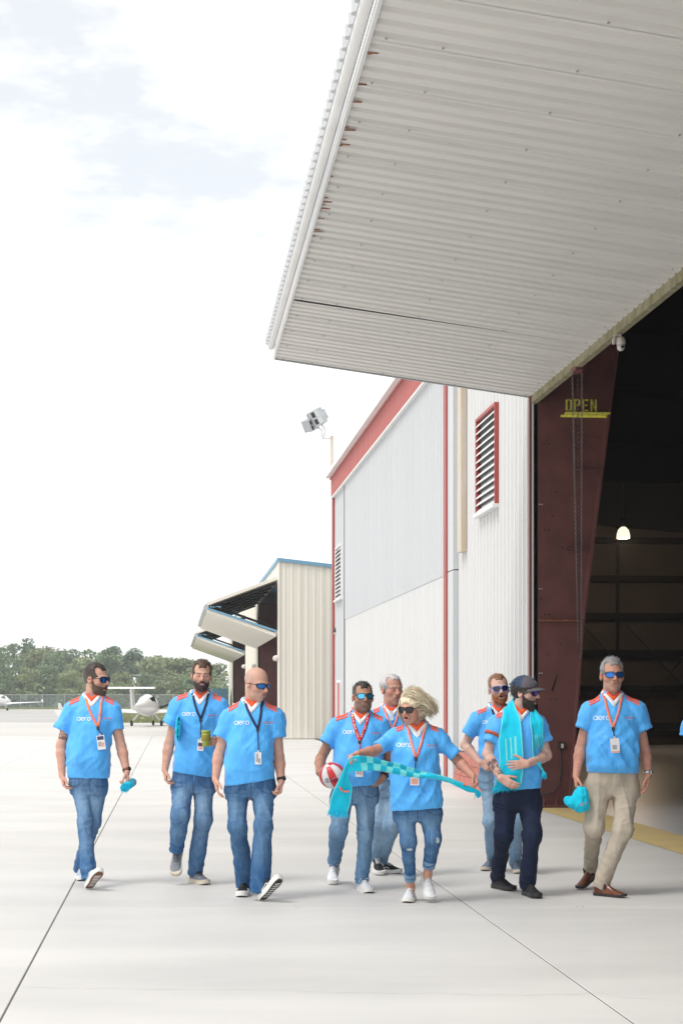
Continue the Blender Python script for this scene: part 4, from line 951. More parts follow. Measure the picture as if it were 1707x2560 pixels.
def hair_mesh(root, h, sp, seed):
    hs = sp['hair']; sd = S(); r = np.random.default_rng(seed); th = hs.get('th', .008); top = hs.get('top', th)
    h.e(sd, (0, -.014, .036 + (top-th)*.5), (.0785+th, .098+th, .0875+top), 0.0)
    rec = hs.get('recede', 0.0)
    h.e(sd, (0, .118 - rec*.5, -.022), (.076, .080 + rec*.2, .100 + rec), .006, 's')
    if rec > .005:
        for sx in (-1, 1): h.e(sd, (sx*.050, .085-rec, .075), (.022, .055, .045), .008, 's')
    h.e(sd, (0, .07, -.075), (.2, .115, .075), .004, 's')
    sd.plane(h.w(0, -.04, hs.get('low', -.055)), h.A @ np.array([0, .12, -1.0]), .006)
    V, Q = sd.mesh(.0055*h.s)
    nn = normals(V, Q); q = h.loc(V)*h.s
    V = V + nn*((vnoise(q*np.array([90, 60, 90])/1.0, seed)-.5)*hs.get('rough', .006))[:, None]
    c0 = np.array(hs['c']); c1 = np.array(hs.get('side', hs['c'])); ql = h.loc(V)
    t = sstep(ql[:, 2], .02, .07)
    col = c1*(1-t)[:, None] + c0*t[:, None]
    nst = hs.get('n', 420); V = V.tolist(); Fq = [tuple(x) for x in Q]
    if nst:
        Va = np.array(V); idx = r.choice(len(Va), nst); nl = nn[idx]
        sel = h.loc(Va[idx])[:, 2] > hs.get('smin', .02); idx = idx[sel]; nl = nl[sel]
        dr = h.A @ np.array(hs.get('dir', (0, .2, .6))); d = np.array([unit(n_*.7 + dr + r.normal(size=3)*.25) for n_ in nl])
        sv, sf = strands(Va[idx]-nl*.003, d, hs.get('len', .022), .0022, r)
        n0 = len(V); V += sv; Fq += [tuple(i+n0 for i in f) for f in sf]
        col = np.concatenate([col, np.repeat(col[idx]*r.uniform(.75, 1.4, len(idx))[:, None], 7, 0)])
    return mk('hair', V, Fq, M['hair'], root, True, col=col)
def beard_mesh(root, h, sp, seed):
    bs = sp['beard']; sd = S(); r = np.random.default_rng(seed); t = bs.get('th', .007)*.7; ln = bs.get('long', 0.0)
    h.e(sd, (0, .026, -.020), (.064+t, .064+t*.7, .088+t), 0.0)
    h.e(sd, (0, .030, -.072), (.054+t, .052+t, .044+t), .02)
    h.e(sd, (0, .062, -.099-ln*.5), (.026+t, .022+t, .020+t+ln*.6), .018)
    h.e(sd, (0, .086, -.052), (.030+t*.5, .014+t*.6, .022), .012)
    for sx in (-1, 1): h.e(sd, (sx*.040, .085, -.002+bs.get('cheek', 0)), (.048, .055, .046), .006, 's')
    h.e(sd, (0, .105, .02), (.05, .06, .056), .004, 's')
    if bs.get('goatee'):
        for sx in (-1, 1): h.e(sd, (sx*.058, .035, -.035), (.020, .06, .045), .01, 's')
        h.e(sd, (0, .105, -.045), (.03, .04, .022), .006, 's')
    for sx in (-1, 1): h.k(sd, (sx*.026, .086, -.056), (sx*.004, .0985, -.0415), .0055, .0065, .005)
    mo = (.021, .05, .0115) if sp.get('open') else (.019, .05, .006)
    h.e(sd, (0, .11, -.0585), mo, .003, 's')
    h.e(sd, (0, -.052, -.03), (.2, .058, .2), .006, 's')
    V, Q = sd.mesh(.005*h.s); nn = normals(V, Q)
    V = V + nn*((vnoise(h.loc(V)*130, seed)-.5)*.005)[:, None]
    u = h.loc(V)
    col = np.tile(np.array(bs['c']), (len(V), 1))*(0.85 + .5*vnoise(u*70, seed+1))[:, None]
    idx = r.choice(len(V), bs.get('n', 380)); sel = (h.loc(V[idx])[:, 2] < -.03); idx = idx[sel]
    dr = h.A @ np.array([0, .25, -.9]); d = np.array([unit(a*.6 + dr + r.normal(size=3)*.25) for a in nn[idx]])
    sv, sf = strands(V[idx]-nn[idx]*.003, d, bs.get('len', .012)+ln*.4, .0018, r)
    n0 = len(V); Va = V.tolist() + sv; Fq = [tuple(x) for x in Q] + [tuple(i+n0 for i in f) for f in sf]
    col = np.concatenate([col, np.repeat(col[idx]*r.uniform(.7, 1.5, len(idx))[:, None], 7, 0)])
    return mk('beard', Va, Fq, M['hair'], root, True, col=col)
def sunglasses(root, h, frame, lens, wrap=.010, hgt=.021, wid=.029):
    b = MB()
    def outline(sx, o):
        pts = []
        for k in range(16):
            a = 2*math.pi*k/16; ca, sa = math.cos(a), math.sin(a); ex = 0.62
            x = (abs(ca)**ex)*np.sign(ca)*(wid+o); u = (abs(sa)**ex)*np.sign(sa)*(hgt+o)
            if sa < 0: x *= .86
            X = sx*(.0345 + x*1.0); pts.append((X, .1015 - wrap*(abs(X)/.06)**2*1.6, .006+u))
        return pts
    lens_f = []
    for sx in (-1, 1):
        a, i_ = outline(sx, .0035), outline(sx, -.0015)
        vs = [h.w(x, f+.003, u) for x, f, u in a] + [h.w(x, f+.003, u) for x, f, u in i_] + [h.w(x, f-.004, u) for x, f, u in a] + [h.w(x, f-.004, u) for x, f, u in i_]
        n = 16; fs = []
        for k in range(n):
            k2 = (k+1) % n; fs += [(k, k2, n+k2, n+k), (2*n+k, 3*n+k, 3*n+k2, 2*n+k2), (k, 2*n+k, 2*n+k2, k2), (n+k, n+k2, 3*n+k2, 3*n+k)]
        b.add(vs, fs); lens_f.append([h.w(x, f, u) for x, f, u in i_])
        X = .0345+wid+.004
        b.tube([h.w(sx*X, .1015-wrap*2.2, .014), h.w(sx*(X+.006), .075, .013), h.w(sx*.081, .02, .008), h.w(sx*.083, -.018, .0)], .0032*h.s, 6)
    b.tube([h.w(-.009, .104, .012), h.w(0, .106, .014), h.w(.009, .104, .012)], .0035*h.s, 6)
    g_ = b.build('sunglasses', M[frame], root, False)
    for L_ in lens_f:
        c = np.mean(L_, 0) + h.A[:, 1]*.003; n = len(L_)
        mk('lens', L_ + [c] + [p - h.A[:, 1]*.002 for p in L_], [(k, (k+1) % n, n) for k in range(n)] + [tuple(range(n+1, 2*n+1))], M[lens], g_, True)
    return g_
# ------------------------------------------------------------------ hands and arms
POSE = {'relax': ((16, 22, 14), .10, .35), 'curl': ((34, 40, 25), .06, .30), 'grip': ((52, 58, 35), .04, .15), 'flat': ((6, 8, 5), .22, .9), 'ball': ((22, 28, 18), .26, .9), 'pinch': ((45, 38, 20), .05, .12)}
def rotv(v, ax, deg):
    a = R(deg); return v*math.cos(a) + np.cross(ax, v)*math.sin(a) + ax*(ax @ v)*(1-math.cos(a))
def hand(sd, W, tipdir, pn, pose, sc=1.0):
    d = unit(tipdir); pn = unit(np.asarray(pn, float) - d*(np.asarray(pn, float) @ d)); return d, pn
def build_hand(sd, W, tipdir, pn, th_hint, pose, sc=1.0):
    d = unit(tipdir); pn = np.asarray(pn, float); pn = unit(pn - d*(pn @ d)); th = np.cross(d, pn)
    if th @ np.asarray(th_hint, float) < 0: th = -th
    curl, spread, tsp = POSE[pose]
    W = np.asarray(W, float); offs = (.027, .009, -.009, -.026); lens = (.070, .078, .072, .056); ml = (.088, .090, .086, .080)
    for i in range(4):
        kn = W + (d*ml[i] + th*offs[i])*sc
        sd.cone(W + (d*.008 + th*offs[i]*.62)*sc, kn, .0150*sc, .0118*sc, .014)
        ang = spread*(1.5-i)/1.5*.5; fd = unit(d*math.cos(ang) + th*math.sin(ang)); ax = unit(np.cross(fd, pn)); p = kn; r0 = (.0098, .0100, .0096, .0086)[i]*sc
        for j, fr in enumerate((.45, .31, .24)):
            fd = rotv(fd, ax, curl[j]*(1+.10*(i-1))); q = p + fd*lens[i]*fr*sc*1.05; sd.cone(p, q, r0*(1-.10*j), r0*(1-.10*(j+1)), .003); p = q
    b0 = W + (d*.018 + th*.020 + pn*.006)*sc; td = unit(d*.75 + th*(.35+.45*tsp) + pn*(.45-.35*tsp)); p1 = b0 + td*.045*sc
    sd.cone(b0, p1, .0155*sc, .0120*sc, .012); td = unit(td*.8 + d*.35 + pn*(.12 if pose != 'flat' else 0)); p2 = p1 + td*.032*sc; sd.cone(p1, p2, .0115*sc, .0105*sc, .004)
    sd.cone(p2, p2 + unit(td*.9 + d*.2)*.024*sc, .0105*sc, .0085*sc, .003)
# ------------------------------------------------------------------ shoes
def foot_frame(yaw, pitch):
    y, p = R(yaw), R(pitch); f = np.array([math.sin(y)*math.cos(p), -math.cos(y)*math.cos(p), math.sin(p)]); x = np.array([math.cos(y), math.sin(y), 0.0]); u = np.cross(x, f)
    return f, x, (u if u[2] > 0 else -u)
def shoe(root, heel, f, x, u, L, style, toe_side):
    """heel: bottom of the heel; style: dict(upper, sole, st (sole thickness), high, kind)"""
    st = style.get('st', .022); s_ = np.array([0, .03, .10, .22, .36, .50, .64, .76, .87, .95, 1.0])
    wd = np.array([.016, .029, .036, .036, .034, .037, .044, .047, .043, .031, .010])*style.get('w', 1.0)
    hi = np.array([.062, .090, .100, .102, .100, .092, .075, .059, .049, .040, .023])
    if style.get('high'): hi = np.array([.085, .12, .135, .135, .115, .084, .062, .050, .042, .034, .020])
    rock = np.array([.004, .001, 0, 0, 0, 0, 0, .001, .005, .010, .015])
    curve = np.array([0, 0, 0, 0, -.001, -.002, -.001, .001, .004, .006, .007])*toe_side
    W = lambda s, l, z: heel + f*(s*L) + x*l + u*z
    n = 12; vs = []
    for i in range(len(s_)):
        for k in range(n):
            a = math.pi*2*k/n; ca, sa = math.cos(a), math.sin(a); zz = st + rock[i]
            l = wd[i]*(abs(ca)**.75)*np.sign(ca)*(1.0 if sa < .2 else 1 - .22*(sa-.2)); z = zz + max(0.0, (hi[i]-zz))*(sa if sa > 0 else 0) 
            vs.append(W(s_[i], l+curve[i], z))
    fs = [(i*n+k, i*n+(k+1) % n, (i+1)*n+(k+1) % n, (i+1)*n+k) for i in range(len(s_)-1) for k in range(n)] + [tuple(range(n))[::-1], tuple(range((len(s_)-1)*n, len(s_)*n))]
    sh = mk('shoe', vs, fs, M[style['upper']], root, True)
    md = sh.modifiers.new('s', 'SUBSURF'); md.levels = 1; md.render_levels = 1
    ov = []; e = .004
    for i in range(len(s_)): ov.append((s_[i], wd[i]+e, curve[i], rock[i]))
    poly = [(s, c+w_, z) for s, w_, c, z in ov] + [(s, c-w_, z) for s, w_, c, z in ov[::-1]]
    m = len(poly); vs = [W(s*1.015-.008, l*.97, z) for s, l, z in poly] + [W(s*1.02-.01, l, z+st*.5) for s, l, z in poly] + [W(s*1.01-.006, l*.98, z+st*1.15) for s, l, z in poly]
    fs = [tuple(range(m))[::-1], tuple(range(2*m, 3*m))] + [(j*m+i, j*m+(i+1) % m, (j+1)*m+(i+1) % m, (j+1)*m+i) for j in (0, 1) for i in range(m)]
    so_ = mk('sole', vs, fs, M[style['sole']], sh, False); smooth_by_angle(so_, 50)
    if style.get('outsole'):
        k = len(ov); rows = [W(s*.94+.03, c+w_*.86, z-.002) for s, w_, c, z in ov] + [W(s*.94+.03, c-w_*.86, z-.002) for s, w_, c, z in ov]
        mk('outsole', rows, [(i, i+1, k+i+1, k+i) for i in range(k-1)], M[style['outsole']], sh)
        b = MB()
        for i in range(7):
            s = .2+i*.1; b.obox(W(s, 0, -.003), f*.006, x*np.interp(s, s_, wd)*.6, u*.002)
        b.build('tread', M[style.get('tread', 'sole_white')], sh)
    if style.get('laces'):
        b = MB()
        for i in range(5):
            s = .40+i*.055; h = np.interp(s, s_, hi); b.tube([W(s-.01, -.022, h-.012), W(s, 0, h+.003), W(s+.01, .022, h-.012)], .0032, 5); b.tube([W(s+.01, -.022, h-.014), W(s, 0, h+.002), W(s-.01, .022, h-.012)], .003, 5)
        if style.get('bow'):
            h = np.interp(.40, s_, hi)
            for sx in (-1, 1): b.tube([W(.39, 0, h+.004), W(.42, sx*.03, h+.012), W(.46, sx*.045, h-.004), W(.47, sx*.05, h-.02)], .003, 5)
        b.build('laces', M[style['laces']], sh, True)
    if style.get('stripe'):
        b = MB()
        for sx in (-1, 1):
            p = []
            for s, z in ((.15, .05), (.3, .042), (.45, .05), (.55, .055), (.62, .045)):
                p.append(W(s, sx*(np.interp(s, s_, wd)+.0005)*.985, z))
            b.tube(p, .0045, 5)
        b.build('side_stripe', M[style['stripe']], sh, True)
    if style.get('elastic'):
        b = MB()
        for sx in (-1, 1): b.obox(W(.33, sx*.0315, .088), f*.022, x*.004, u*.03)
        b.build('elastic_gore', M['dark_elastic'], sh)
    return sh
# ------------------------------------------------------------------ surface decoration on the shirt
class Surf:
    def __init__(s, V, Q): s.t = BVHTree.FromPolygons([tuple(v) for v in V], [tuple(int(i) for i in q) for q in Q])
    def near(s, p, off=0.0):
        l, n, i, d = s.t.find_nearest(Vector(p)); return np.array(l) + np.array(n)*off, np.array(n)
    def front(s, x, z, y0, off=0.0, d=(0, 1, 0)):
        l, n, i, dd = s.t.ray_cast(Vector((x, y0, z)), Vector(d), 3.0)
        if l is None: l, n, i, dd = s.t.find_nearest(Vector((x, y0+1.0, z)))
        return np.array(l) + np.array(n)*off, np.array(n)
def ribbon(A, B, mid=None):
    """strip between two rows of points"""
    n = len(A); return list(A)+list(B), [(i, i+1, n+i+1, n+i) for i in range(n-1)]
def raised(rows):
    m = len(rows); n = len(rows[0]); vs = [p for r in rows for p in r]
    return vs, [(j*n+i, j*n+i+1, (j+1)*n+i+1, (j+1)*n+i) for j in range(m-1) for i in range(n-1)]
def two_sided(o, t=.002):
    md = o.modifiers.new('t', 'SOLIDIFY'); md.thickness = t; md.offset = 0; return o
def glyphs(word, h):
    """thin round lettering as polylines, x height h"""
    out = []; x = 0.0
    arc = lambda cx, cy, r, a0, a1, n=14: [(cx + r*math.cos(R(a0+(a1-a0)*k/n)), cy + r*math.sin(R(a0+(a1-a0)*k/n))) for k in range(n+1)]
    r = h/2
    for ch in word:
        if ch == 'a': out += [arc(x+r, r, r, 0, 360, 20), [(x+2*r, h), (x+2*r, 0)]]; x += 2*r + .24*h
        if ch == 'e': out += [arc(x+r, r, r, 0, 320, 18), [(x, r), (x+2*r, r)]]; x += 2*r + .22*h
        if ch == 'r': out += [[(x, 0), (x, h)], arc(x+r*.9, h-r*.9, r*.9, 170, 80, 6)]; x += 1.15*r + .18*h
        if ch == 'o': out += [arc(x+r, r, r, 0, 360, 20)]; x += 2*r
    return out, x
# ------------------------------------------------------------------ one person from joints read off the photograph
DENIM = {'mid': ((0.042, 0.125, 0.285), (0.24, 0.385, 0.55)), 'dark': ((0.028, 0.098, 0.240), (0.165, 0.300, 0.465)), 'light': ((0.095, 0.210, 0.375), (0.310, 0.460, 0.610)),
         'pale': ((0.165, 0.285, 0.435), (0.35, 0.485, 0.62)), 'navy': ((0.012, 0.019, 0.048), (0.017, 0.026, 0.060)), 'khaki': ((0.455, 0.395, 0.320), (0.49, 0.43, 0.355))}
PEOPLE = {}
def person(key, label, sp):
    x0, y0, s = sp['zt']; D = sp['D']; mu = D/(F*s)                   # metres per zoom unit
    P = lambda zx, zy, dd=0.0: at(x0 + zx/s, y0 + zy/s, D - dd)
    seed = sp.get('seed', 1); sc = sp.get('sc', 1.0); fat = sp.get('arm', 1.0)
    feet = []
    for i, ft in enumerate(sp['feet']):
        mode, zx, zy, dd, yaw, pitch = ft[:6]; f, x, u = foot_frame(yaw, pitch); L = sp.get('foot', .295)
        px, py = x0 + zx/s, y0 + zy/s
        p = ground(px, py) if dd is None else at(px, py, D-dd)
        p = p + np.array([0, 0, .001])
        heel = p if mode == 'h' else p - f*L*.97
        st = sp['shoe'].get('st', .022); ank = heel + f*.062 + u*(st+.075)
        feet.append((heel, f, x, u, L, ank))
    rl = (feet[0][5] + feet[1][5])/2; rl = np.array([rl[0], D, 0.0])
    root = empty('person', rl); tag(root, label, 'person', 'people in blue jerseys walking across the apron')
    # ---- head
    hx, hy, hsz, yaw, pitch, roll, hdd = sp['head']; h = Head(P(hx, hy, hdd), hsz*mu, yaw, pitch, roll)
    Nk = P(*sp['neck']) + np.array([0, 0, sp.get('nup', .040)]); sh = [P(*q) - np.array([0, 0, .012]) for q in sp['sh']]; el = [P(*q) for q in sp['el']]; wr = [P(*q) for q in sp['wr']]; tip = [P(*q) for q in sp['tip']]
    hip = [P(*q) for q in sp['hip']]; kn = [P(*q) for q in sp['knee']]
    # ---- body: one continuous skin
    sd = S(); build_head(sd, h, Nk + np.array([0, .012, -.03]), open_mouth=sp.get('open', False), jaw=sp.get('jaw', 1.0), nrad=.058*sp.get('nk', 1.0))
    pel = (hip[0]+hip[1])/2
    sd.cone(Nk + np.array([0, .012, -.05]), pel, .06, .06, .03)
    sd.ell(Nk + np.array([0, .004, -.080]), (.088, .078, .075), None, .03)
    for i in (0, 1):
        sx = -1 if i == 0 else 1
        sd.cone(Nk + np.array([0, .012, -.06]), sh[i], .05, .046*fat, .03)
        sd.cone(sh[i], el[i], .050*fat, .0415*fat, .02)
        p25 = el[i] + (wr[i]-el[i])*.27; w_ = unit(wr[i]-el[i])
        sd.cone(el[i], p25, .041*fat, .0435*fat, .02)
        hp = sp['hand'][i]; pn = unit(np.array(hp[1], float))
        sd.cone(p25, wr[i], .0425*fat, .0285*fat, .02)
        build_hand(sd, wr[i], tip[i]-wr[i], hp[1], hp[2], hp[0], sc)
        heel, f, x, u, L, ank = feet[i]
        r3 = .034 if sp.get('bare') else .028
        sd.cone(pel + np.array([0, 0, .03]), hip[i], .05, .042, .02); sd.cone(hip[i], kn[i], .045, .024, .02); sd.cone(kn[i], ank - (ank-kn[i])*.3, .024, .026, .02); sd.cone(ank - (ank-kn[i])*.3, ank, .026 if not sp.get('bare') else .036, r3, .02); sd.cone(ank, ank + f*.045 - u*.075, r3*.9, .028, .02)
    V, Q = sd.mesh(.0045)
    col = np.tile(np.array(SKIN[sp['skin']]), (len(V), 1))
    hd = np.minimum(np.linalg.norm(V-wr[0], axis=1), np.linalg.norm(V-wr[1], axis=1)); col *= (1 - np.array([0, .10, .12])*(hd < .2)[:, None]*.8)
    head_tint(V, col, h, sp)
    for (a, b, r, lo, hi) in sp.get('tattoo', []):
        a_, b_ = {'el': el, 'wr': wr, 'sh': sh}[a[0]][a[1]], {'el': el, 'wr': wr, 'sh': sh}[b[0]][b[1]]
        ab = b_-a_; t = (V-a_) @ ab/(ab @ ab); d = np.linalg.norm(V - a_ - t[:, None]*ab, axis=1)
        m = (t > lo) & (t < hi) & (d < r); nz = vnoise(V*95, 5)*.5 + vnoise(V*45, 6)*.5
        col[m & (nz > .47)] *= np.array([.30, .33, .40])
    mk('body', V, Q, M['skin'], root, True, col=col)
    # eyes
    if sp.get('eyes'):
        for sx in (-1, 1):
            b = MB(); c = h.w(sx*.031, .0795, .0045); b.lathe(c, [(.0001, .0085*h.s), (.006*h.s, .0065*h.s), (.0098*h.s, .001*h.s)], 12, axis=h.A[:, 1]); e = b.build('eye', M['eye_white'], root, True)
            b = MB(); c = h.w(sx*.031 + .002, .0868, .004); b.lathe(c, [(.0045*h.s, 0), (.003*h.s, .0015*h.s)], 10, axis=h.A[:, 1]); b.build('iris', M['iris'], e)
    if sp.get('teeth'):
        b = MB(); c = h.w(0, .0935, -.0535); b.obox(c, h.A[:, 0]*.013*h.s, h.A[:, 1]*.002, h.A[:, 2]*.0032*h.s); b.build('teeth', M['teeth'], root)
    # ---- shirt
    rows = []
    for zy, xl, xr, b_, dd in sp['torso']:
        c = P((xl+xr)/2, zy, dd); rows.append((c[2], c[0], c[1], (xr-xl)/2*mu, b_))
    hl, hr = P(*sp['hem'][0]), P(*sp['hem'][1])
    zhem = min(hl[2], hr[2]) - .02
    rows.sort(key=lambda q: q[0]); rows = [(zhem - .03,) + tuple(rows[0][1:])] + rows
    ss = S(); ss.loft(rows + [(Nk[2] + .012, Nk[0], Nk[1]+.012, .070, .066)], 0, p=2.4)
    for i in (0, 1):
        ss.cone(Nk + np.array([0, .012, -.045]), sh[i] + np.array([0, 0, -.004]), .060, .062*fat, .05)
        e, r = P(*sp['sl'][i][:3]), sp['sl'][i][3]*mu; t_ = unit(e - sh[i])
        ss.cone(sh[i], sh[i] + t_*.05, .063*fat, .069*fat, .04)
        ss.fcone(sh[i], e, .066*fat, r, .035)
    ss.plane((hl+hr)/2, np.cross(np.array([0, 1.0, 0]), hr-hl)*np.sign(-np.cross(np.array([0, 1.0, 0]), hr-hl)[2]))
    for i in (0, 1):
        e, r = P(*sp['sl'][i][:3]), sp['sl'][i][3]*mu; t_ = unit(e - sh[i]); ss.fcone(e - t_*.03, e + t_*.06, r-.013, r-.010, .002, 's')
    ss.loft([(z, cx, cy, a-.014, b-.014) for z, cx, cy, a, b in rows[:1]] + [(rows[0][0]+.085, rows[0][1], rows[0][2], rows[0][3]-.014, rows[0][4]-.014)], .004, 's')
    ss.cone(Nk + np.array([0, .012, .12]), Nk + np.array([0, .004, .045]), .074, .072, .006, 's')
    ss.cone(Nk + np.array([0, -.045, .05]), Nk + np.array([0, -.085, .012]), .050, .034, .008, 's')
    V, Q = ss.mesh(.0075); nn = normals(V, Q)
    q = V - Nk; low = sstep(-q[:, 2], .05, .5)
    sgn = 1 if seed % 2 else -1
    sx_ = q[:, 0] + sgn*.55*q[:, 2]
    w1 = 1 - np.abs(2*vnoise(np.stack([sx_*9, q[:, 1]*9, q[:, 2]*3.4], 1) + seed*7.3, seed) - 1)
    w2 = 1 - np.abs(2*vnoise(np.stack([(q[:, 0] - sgn*.9*q[:, 2])*14, q[:, 1]*14, q[:, 2]*7], 1) + seed*3.1, seed+3) - 1)
    w3 = vnoise(q*np.array([34, 34, 20]), seed+9) - .5
    amp = sp.get('wr_amp', 1.0)
    dist = np.linalg.norm(q, axis=1); keep = sstep(dist, .06, .16)
    hemn = unit(np.cross(np.array([0, 1.0, 0]), hr-hl)); hemn = hemn*np.sign(hemn[2]); keep = keep*(.25 + .75*sstep((V-(hl+hr)/2) @ hemn, .0, .09))
    V = V + nn*(amp*keep*((w1-.6)*(.012 + .019*low) + (w2-.6)*(.005 + .010*low) + w3*.003))[:, None]
    jm = mk('jersey', V, Q, M['jersey'], root, True)
    sf = Surf(V, Q); y0r = D - 1.2
    # collar: white band round a V, orange lining inside
    vd = sp.get('vdrop', .086); vx = sp.get('vx', 0.0)
    def ring(rad, drop, n=41, up=.012):
        pts = []
        for k in range(n):
            th = -math.pi + 2*math.pi*k/(n-1); a = abs(th); fr = max(0, 1 - a/1.35)
            pts.append(Nk + np.array([math.sin(th)*rad*(1 - .25*fr) + vx*fr, .012 - math.cos(th)*rad*(1 + .55*fr), up + .012*(a/math.pi) - drop*fr**1.0]))
        return pts
    def snap(pts, off): return [sf.near(p, off)[0] for p in pts]
    A, B_ = ring(.074, vd*.86), ring(.099, vd*1.20, up=.004)
    v_, f_ = raised([snap(A, .0005), snap(A, .006), snap(B_, .006), snap(B_, .0005)]); mk('collar', v_, f_, M['collar_white'], jm, True)
    v_, f_ = raised([snap(ring(.066, vd*.22, up=.020), .003), snap(ring(.070, vd*.52, up=.017), .005), snap(A, .004)]); two_sided(mk('collar_lining', v_, f_, M['orange'], jm, True))
    for i in (0, 1):                                                  # three stripes along each shoulder
        sx = -1 if i == 0 else 1; a = Nk + np.array([sx*.020, .012, -.045]); b = sh[i] + np.array([sx*.012, 0, -.004]); ta = .088/abs(b[0]-a[0])
        for k in range(3):
            r1, r2 = [], []
            for t in np.linspace(ta, 1.04, 10):
                c0 = a + (b-a)*t
                for o_, r_ in ((-6.5, r1), (6.5, r2)):
                    a_ = R(14 + 20*k + o_); r_.append(c0 + .085*np.array([0, -math.sin(a_), math.cos(a_)]))
            v_, f_ = raised([snap(r1, .0003), snap(r1, .003), snap(r2, .003), snap(r2, .0003)]); mk('shoulder_stripe', v_, f_, M['coral'], jm, True)
    def stroke2(pl, wdt, o3, closed=False):
        pl = np.array(pl); dense = [pl[0]]
        for a, b in zip(pl[:-1], pl[1:]):
            k = max(1, int(np.linalg.norm(b-a)/.008)); dense += [a + (b-a)*(j+1)/k for j in range(k)]
        pl = np.array(dense); t = np.gradient(pl, axis=0); t /= np.linalg.norm(t, axis=1)[:, None] + 1e-9; nrm = np.stack([-t[:, 1], t[:, 0]], 1)
        r1 = [sf.front(*(p + n_*wdt/2), y0r, o3)[0] for p, n_ in zip(pl, nrm)]; r2 = [sf.front(*(p - n_*wdt/2), y0r, o3)[0] for p, n_ in zip(pl, nrm)]
        return ribbon(r1, r2)
    if sp.get('logo'):
        c = P(*sp['logo']); hh = sp.get('logo_h', .027); gl, wd_ = glyphs('aero', hh); VV, FF = [], []
        for pl in gl:
            v_, f_ = stroke2([(c[0] - wd_/2 + x, c[2] - hh/2 + z) for x, z in pl], .0050, .0030); n = len(VV); VV += v_; FF += [tuple(i+n for i in f) for f in f_]
        mk('chest_lettering', VV, FF, M['logo_white'], jm)
    if sp.get('emblem'):
        c = P(*sp['emblem']); VV, FF = [], []
        for pl, wdt in (([(-.036, .004), (-.022, .004), (-.007, -.001)], .0060), ([(.007, -.001), (.022, .004), (.036, .004)], .0060)):
            v_, f_ = stroke2([(c[0]+x, c[2]+z) for x, z in pl], wdt, .0030); n = len(VV); VV += v_; FF += [tuple(i+n for i in f) for f in f_]
        mk('chest_emblem', VV, FF, M['coral'], jm)
        VV, FF = [], []
        for x in (-.016, 0, .016):
            v_, f_ = stroke2([(c[0]+x-.004, c[2]-.013), (c[0]+x+.004, c[2]-.013)], .0035, .0030); n = len(VV); VV += v_; FF += [tuple(i+n for i in f) for f in f_]
        mk('emblem_lettering', VV, FF, M['logo_white'], jm)
    # ---- lanyard and badge
    if sp.get('lanyard'):
        ly = sp['lanyard']; J = P(*ly['join']); mats = ly['mats']; wdt = ly.get('w', .0095); first = None
        for i in (0, 1):
            sx = -1 if i == 0 else 1; st_ = Nk + np.array([sx*.070, .02, .022]); pts = []
            for t in np.linspace(0, 1, 18):
                p = st_ + (J - st_)*t; p[0] += sx*.012*math.sin(math.pi*t); p[1] -= .10*math.sin(math.pi*min(1, t*1.6)/2)
                q_ = sf.near(p, .007)[0] if t < .3 else sf.front(p[0], p[2], y0r, .007)[0]
                pts.append(q_)
            back = [sf.near(Nk + np.array([sx*.085*math.sin(a), .012 + .085*math.cos(a), .028]), .007)[0] for a in (0.0, .4, .8, 1.15)]
            pts = np.array(back + pts); t_ = np.gradient(pts, axis=0); sd_ = np.cross(t_, np.array([0, 1.0, .2])); 
            sd_ = np.array([unit(q) for q in sd_])*wdt
            sd_[:4] = np.array([0, 0, 1.0])*wdt
            v_, f_ = ribbon(list(pts+sd_), list(pts-sd_)); o = two_sided(mk('lanyard' if i == 0 else 'strap', v_, f_, M[mats[i]], root if i == 0 else first, True), .0022)
            if i == 0: first = o
            if ly.get('print'):
                for k in range(6, len(pts)-1, 1):
                    if k % 4 == 3: continue
                    b = MB(); b.obox((pts[k]+pts[k+1])/2 + np.array([0, -.003, 0]), unit(pts[k+1]-pts[k])*.006, np.array([0, .0006, 0]), sd_[k]*.22); b.build('strap_print', M['logo_white'] if k % 4 else M['gold'], first)
        Bc = P(*ly['badge']); fr = lambda x, z, o: sf.front(x, z, y0r, o)[0]
        j0 = fr(J[0], J[2], .009); b = MB(); b.obox(j0 + np.array([0, 0, -.010]), (.0115, 0, 0), (0, .004, 0), (0, 0, .014)); b.build('buckle', M['frame_black'], first)
        bh, bw = ly.get('size', (.043, .029)); n_ = 7
        zt = np.linspace(J[2]-.02, Bc[2]+bh, n_); xt = np.linspace(J[0], Bc[0], n_)
        pts = [fr(x, z, .010) for x, z in zip(xt, zt)]; v_, f_ = ribbon([p + np.array([.004, 0, 0]) for p in pts], [p - np.array([.004, 0, 0]) for p in pts]); two_sided(mk('strap', v_, f_, M[ly.get('tail', 'strap_navy')], first), .002)
        yb = min(fr(Bc[0]+i*bw*.8, Bc[2]+j*bh*.8, .008)[1] for i in (-1, 0, 1) for j in (-1, 0, 1)); tl = R(ly.get('tilt', 0)); ax = np.array([math.cos(tl), 0, math.sin(tl)]); az = np.array([-math.sin(tl), 0, math.cos(tl)]); c = np.array([Bc[0], yb-.002, Bc[2]])
        b = MB(); b.obox(c, ax*bw, (0, .0018, 0), az*bh); bd = b.build('badge', M['badge_white'], root)
        bl = ly.get('blocks', [('badge_navy', 0, .62, .8, .25), ('badge_grey', -.35, -.2, .38, .32), ('badge_pink', .42, -.3, .34, .3)])
        for m_, bx, bz, hw, hh in bl:
            b = MB(); b.obox(c + ax*bx*bw + az*bz*bh + np.array([0, -.0025, 0]), ax*hw*bw, (0, .0005, 0), az*hh*bh); b.build('badge_print', M[m_], bd)
        b = MB(); b.obox(c + az*(bh+.006), ax*.007, (0, .0025, 0), az*.009); b.build('clip', M['steel'], bd)
    # ---- trousers
    tr = S(); prow = []
